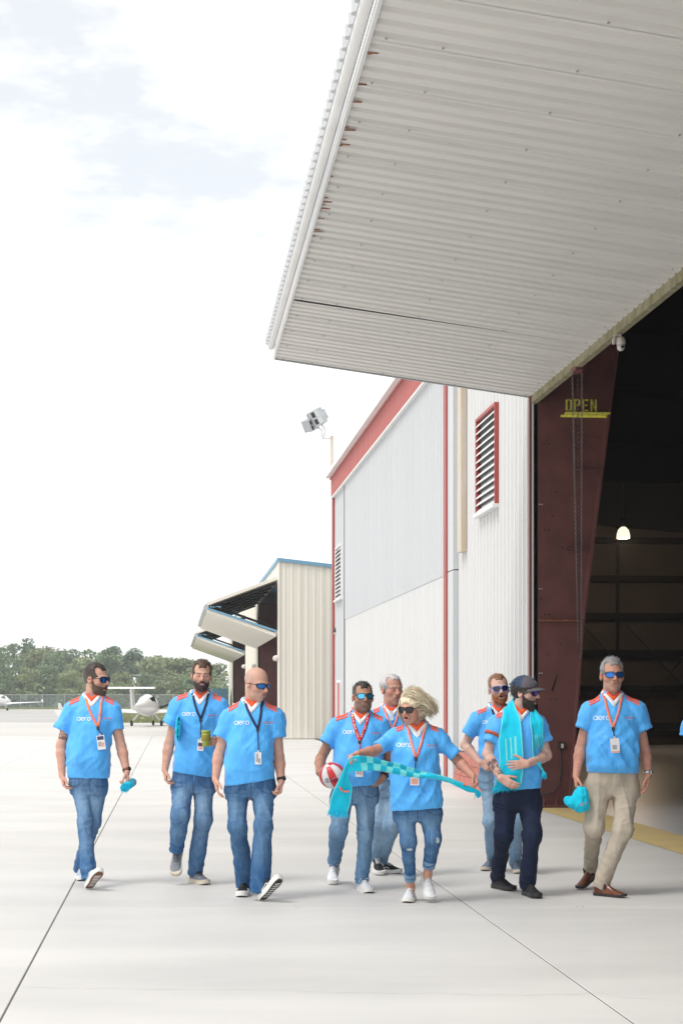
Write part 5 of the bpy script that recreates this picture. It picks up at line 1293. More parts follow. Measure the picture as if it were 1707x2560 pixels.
    for zy, xl, xr, b_, dd in sp['pelvis']:
        c = P((xl+xr)/2, zy, dd); prow.append((c[2], c[0], c[1], (xr-xl)/2*mu, b_))
    prow.sort(key=lambda q: q[0]); prow[0] = (prow[0][0], prow[0][1], prow[0][2], prow[0][3]*.95, prow[0][4]*.74); prow[1] = prow[1][:4] + (prow[1][4]*.94,)
    tr.loft(prow, 0, p=2.3); hems = []
    for i in (0, 1):
        r1, r2, r3 = [q*mu*.95 for q in sp['legr'][i]]; heel, f, x, u, L, ank = feet[i]; dn = unit(ank - kn[i]); he = ank + dn*(sp.get('hemdrop', .012) + .030)
        hi_ = hip[i]
        md_ = kn[i] + (he-kn[i])*.42; rm_ = (r2*.95+r3)/2*sp.get('calf', 1.03); tr.cone(hi_, kn[i], r1*1.02, r2*.92, .045); tr.cone(kn[i], md_, r2*.92, rm_, .05); tr.fcone(md_, he, rm_, r3, .01); hems.append((kn[i], he, r2, r3))
    for a, e, r2, r3 in hems: d_ = unit(e-a); tr.fcone(e - d_*.05, e + d_*.06, r3-.011, r3-.010, .003, 's')
    V, Q = tr.mesh(.0075); nn = normals(V, Q)
    dz = np.full(len(V), 9.0); axc = np.zeros(len(V)); tt = np.zeros(len(V)); rad = np.ones(len(V))
    for i in (0, 1):
        for a, e, base in ((hip[i], kn[i], 0.0), (kn[i], hems[i][1], 1.0)):
            ab = e-a; t = np.clip((V-a) @ ab/(ab @ ab), 0, 1); d = np.linalg.norm(V-a-t[:, None]*ab, axis=1); m = d < dz; dz[m] = d[m]; tt[m] = base + t[m]; axc[m] = i
    kneew = np.exp(-((tt-1.0)/.16)**2); ankw = sstep(tt, 1.55, 1.95); hipw = sstep(-tt, -.30, .0)
    lz = tt*.43
    ph = vnoise(np.stack([V[:, 0]*7+axc*9, V[:, 1]*7, lz*0+seed], 1), seed+1)
    rg = 1 - np.abs(2*vnoise(np.stack([V[:, 0]*8 + axc*13, V[:, 1]*8, (lz + ph*.12)*sp.get('ringf', 20)], 1), seed+2) - 1)
    lg = 1 - np.abs(2*vnoise(np.stack([V[:, 0]*13 + axc*13 + V[:, 2]*2.5*(axc-.5), V[:, 1]*13, V[:, 2]*3], 1), seed+4) - 1)
    wa = sp.get('tr_amp', 1.0)
    rg = np.where(rg > .55, .55 + (rg-.55)**1.6*2.0, rg); lg = np.where(lg > .6, .6 + (lg-.6)**1.6*2.2, lg)
    V = V + nn*(wa*((rg-.55)*(.004 + .004*kneew + .012*ankw*sstep(-tt, -1.99, -1.9) + .008*hipw) + (lg-.6)*(.009 + .006*(1-ankw)) + (vnoise(V*40, seed+6)-.5)*.002))[:, None]
    c1, c2 = [np.array(q) for q in DENIM[sp['denim']]]
    frn = np.clip(-nn[:, 1], 0, 1)
    fade = frn*(.85*np.exp(-((tt-.55)/.42)**2) + .40*np.exp(-((tt-1.35)/.35)**2)) + .30*(rg-.5)*(kneew+hipw+ankw)
    fade = np.clip(fade + .35*(vnoise(V*np.array([55, 55, 9]), seed+7)-.5), 0, 1)
    col = c1 + (c2-c1)*fade[:, None]
    if sp['denim'] not in ('navy', 'khaki'):
        cx = P(*sp['crotch']) if sp.get('crotch') else None
        if cx is not None:
            m = (np.abs(V[:, 0]-cx[0]) < .006) & (V[:, 2] > cx[2]) & (nn[:, 1] < 0); col[m] *= .62
            m = (np.abs(np.abs(V[:, 0]-cx[0]-.02) - .011) < .0035) & (V[:, 2] > cx[2] + .02) & (nn[:, 1] < 0); col[m] *= 1.35
            for sx in (-1, 1):
                hx_ = hip[0 if sx < 0 else 1]; dd_ = np.sqrt((V[:, 0]-hx_[0]-sx*.045)**2 + (V[:, 2]-hx_[2]-.085)**2); m = (np.abs(dd_-.085) < .0045) & (nn[:, 1] < .1) & (V[:, 2] < hx_[2] + .07); col[m] *= .6
    for (zx, zy, rx, rz) in sp.get('rips', []):
        c = P(zx, zy); m = (nn[:, 1] < 0) & ((((V[:, 0]-c[0])/(rx*mu))**2 + ((V[:, 2]-c[2])/(rz*mu))**2) < 1); col[m] = np.where((vnoise(V[m]*np.array([40, 40, 420]), 3) > .45)[:, None], np.array([.62, .66, .70]), np.array([.33, .40, .48]))
    to = mk('trousers', V, Q, M['twill' if sp['denim'] in ('navy', 'khaki') else 'cloth'], root, True, col=col)
    if sp.get('cuff'):
        for i in (0, 1):
            a, e, r2, r3 = hems[i]; d_ = unit(e-a); cs = S(); cs.fcone(e - d_*.065, e + d_*.002, r3+.007, r3+.006, 0.0); cs.fcone(e - d_*.08, e + d_*.03, r3-.005, r3-.005, 0, 's'); v_, q_ = cs.mesh(.006); mk('trouser_cuff', v_, q_, M['cloth'], to, True, col=np.tile(np.array([.175, .295, .44]), (len(v_), 1)))
    # ---- shoes
    for i in (0, 1):
        heel, f, x, u, L, ank = feet[i]; st_ = dict(sp['shoe']); st_.update(sp['shoe'].get(i, {})); shoe(root, heel, f, x, u, L, st_, 1 if i == 0 else -1)
        if sp.get('sock'):
            b = MB(); b.tube([ank - u*.03, ank + unit(kn[i]-ank)*.09], [.046, .044], 14); b.build('sock', M[sp['sock']], root, True)
    # ---- hair, beard, glasses, watch
    if sp.get('hair'): hair_mesh(root, h, sp, seed+20)
    if sp.get('beard'): beard_mesh(root, h, sp, seed+30)
    if sp.get('glasses'): sunglasses(root, h, *sp['glasses'])
    for i, mt, dial in sp.get('watch', []):
        d_ = unit(wr[i]-el[i]); c = wr[i] - d_*.018; a_ = unit(np.cross(d_, (0, 1.0, .3))); b_ = np.cross(d_, a_); b = MB()
        ringp = [c + (a_*math.cos(t) + b_*math.sin(t))*.0325*fat for t in np.linspace(0, 2*math.pi, 21)]
        vs = [p + d_*k*.010 for p in ringp for k in (-1, 1)] ; b.add(vs, [(2*k, 2*k+1, 2*k+3, 2*k+2) for k in range(20)]); wo = two_sided(b.build('wristwatch', M[mt], root, True), .004)
        out_ = unit(np.array([(-1 if i == 0 else 1)*.9, -.5, .1])); out_ = unit(out_ - d_*(out_ @ d_)); b = MB(); b.lathe(c + out_*.031*fat, [(.017, -.003), (.019, 0), (.019, .006), (.015, .009)], 14, axis=out_); b.build('dial', M[dial], wo)
    PEOPLE[key] = dict(root=root, head=h, N=Nk, sh=sh, el=el, wr=wr, tip=tip, surf=sf, P=P, D=D, mu=mu, y0=y0r, jersey=jm, sl=[(P(*q[:3]), q[3]*mu) for q in sp['sl']])
    return root
Z1 = (100, 1620, 3.674); Z2 = (370, 1620, 3.563); Z3 = (760, 1660, 3.409); Z4 = (1120, 1630, 2.671)
RL = lambda sx: ((sx, 0, 0), (0, -1, 0))                               # palm faces the thigh, thumb forward
person('first', 'bearded man at far left looking right, carrying a rolled teal scarf', dict(zt=Z1, D=14.45, seed=1, skin='fair',
    head=(520, 292, 292, 62, 4, 0, 0.0), neck=(492, 470, -.02), open=True,
    sh=((300, 552, 0), (668, 548, 0)), sl=((198, 752, .02, 74), (712, 756, .02, 62)), el=((196, 900, .0), (748, 905, .0)), wr=((206, 1170, .06), (800, 1138, .08)), tip=((238, 1340, .10), (812, 1300, .14)),
    hand=(('curl', (1, 0, 0), (0.3, -1, 0)), ('grip', (-1, -.2, 0), (-.4, -1, 0))),
    torso=[(500, 330, 655, .085, -.01), (570, 300, 680, .118, 0), (700, 298, 664, .132, .01), (900, 262, 645, .150, .03), (1040, 248, 636, .152, .03), (1200, 258, 638, .135, .0)], hem=((258, 1192), (638, 1190)),
    pelvis=[(1150, 275, 618, .125, 0), (1240, 278, 612, .125, 0), (1330, 292, 600, .12, 0)], crotch=(478, 1320),
    hip=((372, 1270, .02), (532, 1270, 0)), knee=((412, 1590, .14), (492, 1600, .02)), legr=((84, 66, 70), (82, 64, 62)), denim='mid', hemdrop=.022,
    feet=(('h', 448, 2212, None, 30, 32), ('t', 395, 2142, None, 14, 0)), shoe=dict(upper='shoe_pale_blue', sole='sole_white', outsole='sole_brown', st=.03, laces='shoe_white', stripe='shoe_white'),
    logo=(427, 650), emblem=(634, 646), lanyard=dict(join=(556, 722), badge=(590, 862), mats=('strap_orange', 'strap_coral'), tilt=8, size=(.060, .033)),
    hair=dict(c=(.045, .032, .030), side=(.085, .065, .055), th=.002, top=.008, recede=.012, len=.013, n=500, smin=.06, dir=(0, .5, .7)), beard=dict(c=(.085, .052, .038), cheek=-.003, th=.006, n=450), brow=(.06, .04, .03),
    glasses=('frame_black', 'lens_blue'), watch=[(1, 'brown_leather', 'frame_black')], tattoo=[(('sh', 0), ('el', 0), .12, .60, .82)]))
person('bearded', 'smiling dark-bearded man without glasses, holding a green cup', dict(zt=Z2, D=14.5, seed=2, skin='fair',
    head=(478, 250, 268, 8, 4, -3, .02), neck=(472, 432, -.02), eyes=True, teeth=True, lip=(.5, .22, .19),
    sh=((282, 492, 0), (640, 500, 0)), sl=((188, 680, .02, 66), (690, 690, .05, 62)), el=((190, 860, -.02), (668, 800, .02)), wr=((152, 1085, .06), (606, 838, .24)), tip=((172, 1275, .10), (512, 815, .36)),
    hand=(('curl', (1, 0, 0), (0.3, -1, 0)), ('grip', (-.3, -1, 0), (-.2, 0, 1))),
    torso=[(470, 300, 630, .085, -.01), (540, 268, 660, .115, 0), (640, 262, 648, .126, .01), (850, 240, 625, .132, .02), (1000, 226, 604, .13, .02), (1130, 222, 596, .125, 0)], hem=((222, 1098), (596, 1150)),
    pelvis=[(1060, 234, 582, .115, 0), (1180, 222, 585, .12, 0), (1275, 215, 585, .115, 0)], crotch=(412, 1270),
    hip=((308, 1240, .02), (500, 1240, 0)), knee=((290, 1490, .17), (492, 1530, .06)), legr=((92, 82, 62), (86, 80, 68)), denim='mid',
    feet=(('t', 244, 2036, .08, -4, -50), ('t', 530, 2112, None, 32, 0)), shoe=dict(upper='shoe_grey', sole='sole_cream', st=.03, laces='frame_black', w=1.08), foot=.30,
    logo=(377, 588), emblem=(582, 602), lanyard=dict(join=(482, 630), badge=(484, 860), mats=('strap_navy', 'strap_navy'), size=(.048, .027), tilt=-4, blocks=[('badge_navy', 0, .1, .8, .3), ('badge_pink', .1, -.5, .6, .2)]),
    hair=dict(c=(.095, .058, .038), side=(.075, .048, .034), th=.005, top=.012, recede=.010, len=.020, n=600, smin=.05, dir=(.5, .2, .4)), beard=dict(c=(.046, .032, .027), cheek=-.003, th=.007, n=450), brow=(.05, .03, .02)))
person('bald', 'bald man in wraparound sunglasses striding forward, grey ID badge on navy lanyard', dict(zt=Z2, D=13.5, seed=3, skin='fair',
    head=(968, 322, 300, 46, 14, 0, .04), neck=(930, 502, -.02), buzz=(.40, .36, .34), stubble=(.40, .26, .21), stub_a=.35,
    sh=((742, 592, 0), (1130, 594, 0)), sl=((640, 800, .02, 74), (1166, 798, .02, 60)), el=((632, 950, -.02), (1166, 975, -.03)), wr=((602, 1170, .06), (1186, 1188, .04)), tip=((632, 1368, .12), (1166, 1385, .08)),
    hand=(('relax', (1, 0, 0), (0.4, -1, 0)), ('grip', (-1, -.2, 0), (-.3, -1, 0))),
    torso=[(545, 770, 1105, .09, -.01), (620, 728, 1140, .12, 0), (740, 722, 1124, .134, .01), (900, 700, 1108, .146, .03), (1050, 690, 1112, .145, .02), (1200, 690, 1130, .135, 0)], hem=((690, 1232), (1130, 1160)),
    pelvis=[(1130, 704, 1118, .125, 0), (1230, 698, 1132, .13, 0), (1325, 700, 1130, .12, 0)], crotch=(930, 1320),
    hip=((800, 1290, 0), (1030, 1290, .02)), knee=((800, 1585, .06), (1028, 1580, .14)), legr=((98, 80, 80), (98, 84, 88)), denim='dark', hemdrop=.035,
    feet=(('t', 828, 2222, None, -4, 0), ('h', 1012, 2252, None, 44, 38)), shoe=dict(upper='shoe_black', sole='sole_white', outsole='sole_black', st=.034, laces='frame_black', stripe='shoe_white', w=1.05), foot=.30,
    logo=(845, 664), emblem=(1078, 664), lanyard=dict(join=(986, 715), badge=(992, 975), mats=('strap_navy', 'strap_navy'), tail='strap_navy', size=(.047, .025), blocks=[('badge_grey', -.3, .1, .35, .7), ('badge_grey', .4, -.4, .3, .4)]),
    glasses=('frame_black', 'lens_blue', .016, .017, .031), watch=[(1, 'frame_black', 'frame_black')], brow=(.25, .18, .14)))
person('ball', 'stocky man in mirrored sunglasses with a red lanyard, one hand in his pocket', dict(zt=Z3, D=14.1, seed=4, skin='tan',
    head=(500, 286, 264, 12, -3, 0, 0), neck=(482, 448, -.02), jaw=1.12, nk=1.1, stubble=(.12, .10, .09), stub_a=.6,
    sh=((290, 506, 0), (650, 508, 0)), sl=((186, 678, .02, 68), (716, 690, .02, 62)), el=((140, 812, -.05), (722, 830, -.08)), wr=((128, 925, .16), (672, 968, .08)), tip=((216, 1040, .24), (590, 1022, .14)),
    hand=(('ball', (.9, .25, .2), (.3, -.5, 1)), ('curl', (-.3, .9, 0), (-.4, -.6, .8))),
    torso=[(480, 312, 640, .09, -.01), (545, 272, 668, .122, 0), (660, 268, 664, .14, .02), (820, 256, 668, .16, .04), (950, 250, 655, .162, .04), (1050, 252, 640, .15, .02)], hem=((252, 1050), (640, 1022)),
    pelvis=[(990, 266, 626, .135, 0), (1080, 246, 632, .14, 0), (1180, 238, 628, .13, 0)], crotch=(415, 1170),
    hip=((326, 1130, .02), (524, 1130, 0)), knee=((290, 1425, .12), (520, 1450, .08)), legr=((96, 78, 54), (96, 70, 60)), denim='light', wr_amp=.8,
    feet=(('t', 240, 1884, None, -6, -24), ('t', 565, 1956, None, 16, 2)), shoe=dict(upper='shoe_white', sole='sole_white', outsole='sole_navy', st=.03, laces='shoe_white', bow=True), sock='strap_navy',
    logo=(390, 578), emblem=(606, 588), lanyard=dict(join=(472, 655), badge=(468, 905), mats=('strap_red', 'strap_red'), tail='strap_red', w=.0125, print=True, size=(.045, .03)),
    hair=dict(c=(.040, .034, .034), side=(.13, .11, .10), th=.001, top=.006, recede=.008, len=.018, n=520, smin=.06, dir=(.1, .3, .9)), glasses=('frame_black', 'lens_mirror'), watch=[(1, 'frame_black', 'frame_black')], brow=(.03, .02, .02)))
person('grey', 'grey-haired older man without sunglasses, partly hidden behind the woman', dict(zt=Z3, D=15.15, seed=5, skin='ruddy',
    head=(748, 222, 262, 26, 2, 0, 0), neck=(742, 392, -.02), eyes=True,
    sh=((602, 442, 0), (884, 448, 0)), sl=((555, 610, 0, 58), (925, 610, 0, 58)), el=((556, 700, -.05), (928, 700, -.05)), wr=((560, 900, .02), (925, 900, .02)), tip=((575, 1060, .05), (910, 1060, .05)),
    hand=(('curl', (1, 0, 0), (0, -1, 0)), ('curl', (-1, 0, 0), (0, -1, 0))),
    torso=[(425, 625, 870, .085, -.01), (490, 592, 895, .115, 0), (600, 588, 895, .128, .01), (780, 585, 890, .14, .03), (900, 590, 885, .14, .03), (985, 592, 884, .13, .02)], hem=((592, 985), (884, 985)),
    pelvis=[(940, 604, 872, .115, 0), (1030, 600, 872, .12, 0), (1120, 600, 872, .115, 0)], crotch=(735, 1110),
    hip=((670, 1080, 0), (802, 1080, 0)), knee=((648, 1370, .06), (762, 1370, .14)), legr=((74, 60, 54), (74, 66, 60)), denim='pale', hemdrop=.03,
    feet=(('t', 650, 1804, None, 12, -20), ('t', 826, 1786, None, 58, 0)), shoe=dict(upper='shoe_black', sole='sole_white', st=.028, laces='shoe_white', stripe='shoe_white'),
    logo=(660, 560), lanyard=dict(join=(750, 560), badge=(750, 700), mats=('strap_coral', 'strap_coral')),
    hair=dict(c=(.58, .56, .55), side=(.34, .33, .33), th=.005, top=.006, recede=.024, len=.022, n=500, smin=-.02, dir=(0, -.8, -.1)), brow=(.35, .30, .27), lip=(.40, .16, .13)))
person('woman', 'blonde woman in cuffed jeans with windblown hair, stretching out a teal scarf', dict(zt=Z3, D=13.25, seed=6, skin='ruddy', sc=.90, arm=.94,
    head=(912, 376, 268, -32, 12, 0, .06), neck=(958, 545, 0), open=True, lip=(.50, .13, .13), nk=.92, brow=(.25, .16, .10),
    sh=((800, 602, .0), (1118, 602, 0)), sl=((634, 716, .12, 56), (1288, 780, .03, 58)), el=((600, 742, .16), (1310, 824, .0)), wr=((455, 768, .30), (1436, 955, .16)), tip=((372, 790, .38), (1500, 1070, .24)),
    hand=(('pinch', (.1, -.2, -1), (.1, -1, .1)), ('grip', (-.8, -.3, -.5), (-.3, -.8, .3))),
    torso=[(575, 820, 1100, .085, -.01), (640, 775, 1135, .115, .02), (740, 748, 1142, .145, .05), (880, 735, 1146, .142, .04), (1020, 732, 1158, .15, .04), (1150, 734, 1172, .152, .03), (1240, 736, 1180, .145, .02)], hem=((735, 1247), (1180, 1216)),
    pelvis=[(1170, 750, 1164, .13, 0), (1260, 764, 1172, .135, 0), (1330, 768, 1174, .12, 0)], crotch=(966, 1310),
    hip=((862, 1280, 0), (1072, 1280, 0)), knee=((888, 1520, .08), (1098, 1490, .11)), legr=((98, 66, 46), (100, 70, 50)), denim='dark', cuff=True, hemdrop=-.105, calf=1.08, bare=True, ringf=14, tr_amp=.7,
    rips=[(895, 1570, 26, 12), (1128, 1490, 14, 24)],
    feet=(('t', 872, 2038, None, -12, 0), ('t', 1082, 2014, .06, 12, -32)), shoe=dict(upper='shoe_white', sole='sole_white', st=.022, laces='shoe_white', w=1.02), foot=.26,
    logo=(848, 686), emblem=(1076, 694), lanyard=dict(join=(942, 790), badge=(932, 985), mats=('strap_coral', 'strap_coral'), size=(.034, .034), blocks=[('badge_pink', 0, -.1, .72, .62)])))
person('redhead', 'red-bearded man in blue-framed sunglasses behind the man in the cap', dict(zt=Z4, D=15.3, seed=7, skin='pale',
    head=(336, 252, 200, 6, -2, 5, 0), neck=(330, 388, -.02), open=True,
    sh=((206, 432, 0), (452, 432, 0)), sl=((132, 553, -.02, 50), (505, 560, 0, 48)), el=((112, 620, -.08), (520, 640, -.05)), wr=((214, 738, .10), (470, 760, .08)), tip=((300, 795, .16), (400, 820, .14)),
    hand=(('curl', (.3, .9, 0), (.4, -.2, 1)), ('curl', (-.3, .9, 0), (-.4, -.2, 1))),
    torso=[(412, 230, 425, .085, -.01), (470, 198, 462, .115, 0), (560, 202, 460, .125, .01), (680, 206, 458, .13, .02), (775, 204, 460, .125, .0)], hem=((204, 778), (460, 778)),
    pelvis=[(740, 212, 452, .115, 0), (830, 206, 462, .12, 0), (900, 208, 468, .115, 0)], crotch=(338, 890),
    hip=((272, 870, 0), (408, 870, 0)), knee=((284, 1130, .06), (450, 1130, .12)), legr=((60, 48, 40), (60, 50, 42)), denim='pale', hemdrop=.02,
    feet=(('t', 232, 1463, None, -28, 0), ('t', 476, 1482, None, 4, 0)), shoe=dict(upper='shoe_slate', sole='sole_cream', st=.024, laces='shoe_grey'),
    logo=(268, 468), lanyard=dict(join=(345, 520), badge=(345, 640), mats=('strap_navy', 'strap_navy')),
    hair=dict(c=(.26, .125, .06), side=(.23, .13, .08), th=.001, top=.008, recede=.018, len=.018, n=480, smin=.06, dir=(-.5, .2, .7)), beard=dict(c=(.31, .10, .036), cheek=-.003, th=.006, n=420), brow=(.25, .11, .05), glasses=('frame_blue', 'lens_dark')))
person('capped', 'young bearded man in a baseball cap with a teal scarf round his neck', dict(zt=Z4, D=13.7, seed=8, skin='pale',
    head=(512, 276, 212, 60, 2, 0, .02), neck=(482, 402, -.02), open=True,
    sh=((330, 462, 0), (592, 460, 0)), sl=((280, 602, .03, 48), (650, 602, .02, 46)), el=((262, 684, .02), (655, 690, .0)), wr=((350, 842, .17), (528, 746, .20)), tip=((462, 912, .24), (372, 765, .24)),
    hand=(('relax', (.2, .9, .2), (.3, -.2, 1)), ('flat', (0, 1, 0), (-.1, -.1, 1))),
    torso=[(432, 372, 555, .085, -.01), (490, 314, 612, .115, 0), (590, 308, 612, .125, .01), (740, 308, 614, .13, .02), (910, 312, 616, .122, 0)], hem=((312, 918), (616, 908)),
    pelvis=[(870, 322, 608, .115, 0), (980, 316, 616, .12, 0), (1050, 312, 622, .115, 0)], crotch=(472, 1040),
    hip=((390, 1020, 0), (548, 1020, 0)), knee=((366, 1225, .02), (562, 1232, .14)), legr=((76, 62, 46), (76, 62, 50)), denim='navy', hemdrop=.022, tr_amp=1.25,
    feet=(('t', 432, 1598, None, 28, 0), ('t', 604, 1648, None, 16, 0)), shoe=dict(upper='shoe_black', sole='sole_black', st=.03, laces='frame_black'), foot=.30,
    hair=dict(c=(.030, .022, .018), th=.010, low=-.075, len=.035, n=260, smin=-.09, dir=(0, -.7, -.5)), beard=dict(c=(.028, .020, .016), th=.006, n=420, long=.022, goatee=False, cheek=-.008), brow=(.04, .03, .02), glasses=('frame_black', 'lens_violet'),
    tattoo=[(('el', 0), ('wr', 0), .10, .35, .92)]))
P9 = dict(zt=Z4, D=13.75, seed=9, skin='ruddy',
    nup=.046, head=(1092, 160, 228, 4, -1, 0, 0), neck=(1092, 312, -.02), stubble=(.38, .27, .23), stub_a=.35,
    sh=((948, 376, 0), (1252, 372, 0)), sl=((894, 512, .01, 48), (1308, 520, .01, 52)), el=((880, 650, -.04), (1312, 664, -.05)), wr=((852, 830, .07), (1332, 822, .04)), tip=((858, 945, .12), (1316, 962, .08)),
    hand=(('grip', (.8, -.2, 0), (.5, -1, 0)), ('relax', (-1, 0, 0), (-.3, -1, 0))),
    torso=[(345, 985, 1215, .09, -.01), (405, 945, 1262, .118, 0), (500, 938, 1264, .132, .01), (650, 930, 1268, .148, .04), (760, 926, 1272, .146, .03), (815, 928, 1268, .13, .0)], hem=((926, 800), (1272, 806)),
    pelvis=[(770, 936, 1262, .125, 0), (870, 922, 1272, .132, 0), (960, 915, 1274, .125, 0)], crotch=(1085, 950),
    hip=((998, 920, 0), (1180, 920, 0)), knee=((972, 1175, .09), (1160, 1195, .12)), legr=((86, 63, 43), (86, 68, 49)), denim='khaki', hemdrop=.005, tr_amp=1.15, ringf=16,
    feet=(('t', 866, 1588, None, -40, -17), ('t', 1182, 1643, None, 48, 0)), shoe=dict(upper='brown_leather', sole='sole_black', st=.018, high=True, elastic=True, w=.95), foot=.30,
    logo=(1010, 440), logo_h=.030, emblem=(1192, 440), lanyard=dict(join=(1078, 505), badge=(1084, 620), mats=('strap_orange', 'strap_coral'), size=(.058, .036), tilt=4, blocks=[('badge_pink', 0, -.85, .95, .1), ('badge_grey', -.1, -.2, .5, .3)]),
    hair=dict(c=(.30, .29, .30), side=(.20, .195, .20), th=.003, top=.012, recede=.012, len=.020, n=560, smin=.05, dir=(.45, .1, .8)), brow=(.22, .17, .15), glasses=('frame_black', 'lens_blue', .012, .019, .031), watch=[(1, 'steel', 'steel')])
person('tall', 'tall grey-haired man in khaki trousers and brown boots carrying a teal cap', P9)
P10 = {k: v for k, v in P9.items()}; shx = lambda q: (q[0] + 690, 1650 - (1650 - q[1])*.945) + tuple(q[2:])
for k in ('sh', 'sl', 'el', 'wr', 'tip', 'hip', 'knee'): P10[k] = tuple(shx(q) for q in P9[k])
P10['el'] = ((1610, 690, -.05), P10['el'][1]); P10['wr'] = ((1640, 850, .02), P10['wr'][1]); P10['tip'] = ((1650, 950, .05), P10['tip'][1]); P10['torso'] = [(1650-(1650-z)*.945, a+690, b+690, c, d) for z, a, b, c, d in P9['torso']]; P10['pelvis'] = [(1650-(1650-z)*.945, a+690, b+690, c, d) for z, a, b, c, d in P9['pelvis']]
P10['hem'] = tuple(shx(q) for q in P9['hem']); P10['crotch'] = shx(P9['crotch']); P10['neck'] = shx(P9['neck']); hq = P9['head']; P10['head'] = shx(hq[:2]) + hq[2:]
P10['feet'] = (('t', 1690, 1590, None, -10, 0), ('t', 1860, 1643, None, 15, 0)); P10.update(seed=10, denim='mid', skin='fair', logo=None, emblem=None, lanyard=None, watch=[], glasses=None, eyes=True, shoe=dict(upper='shoe_black', sole='sole_white', st=.028, laces='shoe_white'), hair=dict(c=(.06, .04, .03), th=.006, top=.018, n=300, smin=.05, len=.02))
person('edge', 'person almost wholly cut off at the right edge, only a blue sleeve showing', P10)

# ================================================================== hair of the woman, cap, and the things people carry
def woman_hair():
    p = PEOPLE['woman']; h, root = p['head'], p['root']; r = np.random.default_rng(77); sd = S()
    h.e(sd, (0, -.018, .040), (.088, .106, .096), 0.0)
    W_ = lambda *q: h.c + np.array(q)
    sd.ell(W_(.032, .042, -.005), (.080, .070, .092), None, .03); sd.ell(W_(.075, .05, -.035), (.045, .045, .055), None, .04); sd.ell(W_(.045, .055, -.075), (.05, .045, .05), None, .03)
    h.e(sd, (0, .125, -.035), (.070, .085, .108), .012, 's')
    h.e(sd, (0, .045, -.10), (.10, .07, .06), .01, 's')
    V, Q = sd.mesh(.0065); nn = normals(V, Q)
    V = V + nn*((vnoise(h.loc(V)*np.array([60, 20, 60]), 3)-.5)*.010)[:, None]
    ca, cb = np.array((.88, .78, .58)), np.array((.60, .49, .33))
    col = cb + (ca-cb)*vnoise(h.loc(V)*np.array([70, 18, 70]), 5)[:, None]
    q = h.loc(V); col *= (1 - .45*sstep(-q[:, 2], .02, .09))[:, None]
    VV, FF, CC = V.tolist(), [tuple(x) for x in Q], [col]
    rad = np.array([.0865, .1045, .096]); cen = np.array([0, -.016, .040])
    for k in range(1700):
        d0 = r.normal(size=3); d0 /= np.linalg.norm(d0)
        if d0[2] < -.75 or (d0[1] > .62 and d0[2] < .62) or (d0[1] > .35 and d0[2] < .1): continue
        q = cen + d0*rad; p = h.w(*q); lay = r.uniform(0, .014); nrm = unit(h.A @ (d0/rad))
        left = (nrm[0] < -.35) and d0[2] < .55
        wind = np.array([-.05, -.15, -.9]) if left else np.array([1.0, .12, .04 + r.normal()*.10])
        v = unit(wind - nrm*(wind @ nrm) + nrm*.15 + r.normal(size=3)*.06)
        right = nrm[0] > .15; L = r.uniform(.09, .13) if left else r.uniform(.11, .18)*(1 if d0[2] > -.1 else .85)
        n_s = 9; st = L/n_s; pts = [p]; curl = r.normal()*.10
        for i in range(n_s):
            tgt = wind + np.array([0, 0, ((-.22 - .20*i) if right else (-.24 - .24*i)) if not left else 0]) + np.array([0, curl, curl*.5])
            v = unit(.72*v + .28*tgt); p = p + v*st; l = h.loc(p) - cen; rr = rad + (lay + .004*i if not left else .003)/h.s
            g = np.sqrt(((l/rr)**2).sum())
            if g < 1: l = l/g; p = h.w(*(cen + l))
            pts.append(p)
        pts = np.array(pts); t = np.gradient(pts, axis=0); w0 = r.uniform(.0035, .0070); n0 = len(VV)
        for i in range(n_s+1):
            nn_ = unit(h.A @ ((h.loc(pts[i]) - cen)/rad**2)); s_ = unit(np.cross(t[i], nn_)); u_ = unit(np.cross(s_, t[i])); wd = w0*(1 - .85*(i/n_s)**2.2); th = .0022*(1 - .7*i/n_s)
            for a_, b_ in ((-1, 0), (0, 1), (1, 0), (0, -1)): VV.append((pts[i] + s_*wd*a_ + u_*th*b_).tolist())
        for i in range(n_s):
            for j in range(4): FF.append((n0+4*i+j, n0+4*i+(j+1) % 4, n0+4*i+4+(j+1) % 4, n0+4*i+4+j))
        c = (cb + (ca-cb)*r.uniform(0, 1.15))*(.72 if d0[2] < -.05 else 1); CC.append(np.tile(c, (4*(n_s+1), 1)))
    mk('hair', VV, FF, M['hair'], root, True, col=np.concatenate(CC))
    sunglasses(root, h, 'frame_black', 'lens_dark', .010, .023, .030)
    b = MB(); c = h.w(.084, -.002, -.052); b.tube([c + (h.A[:, 1]*math.cos(t)*.7 + h.A[:, 2]*math.sin(t))*.017 for t in np.linspace(0, 6.283, 15)], .0018, 5); b.build('earring', M['gold'], root, True)
woman_hair()
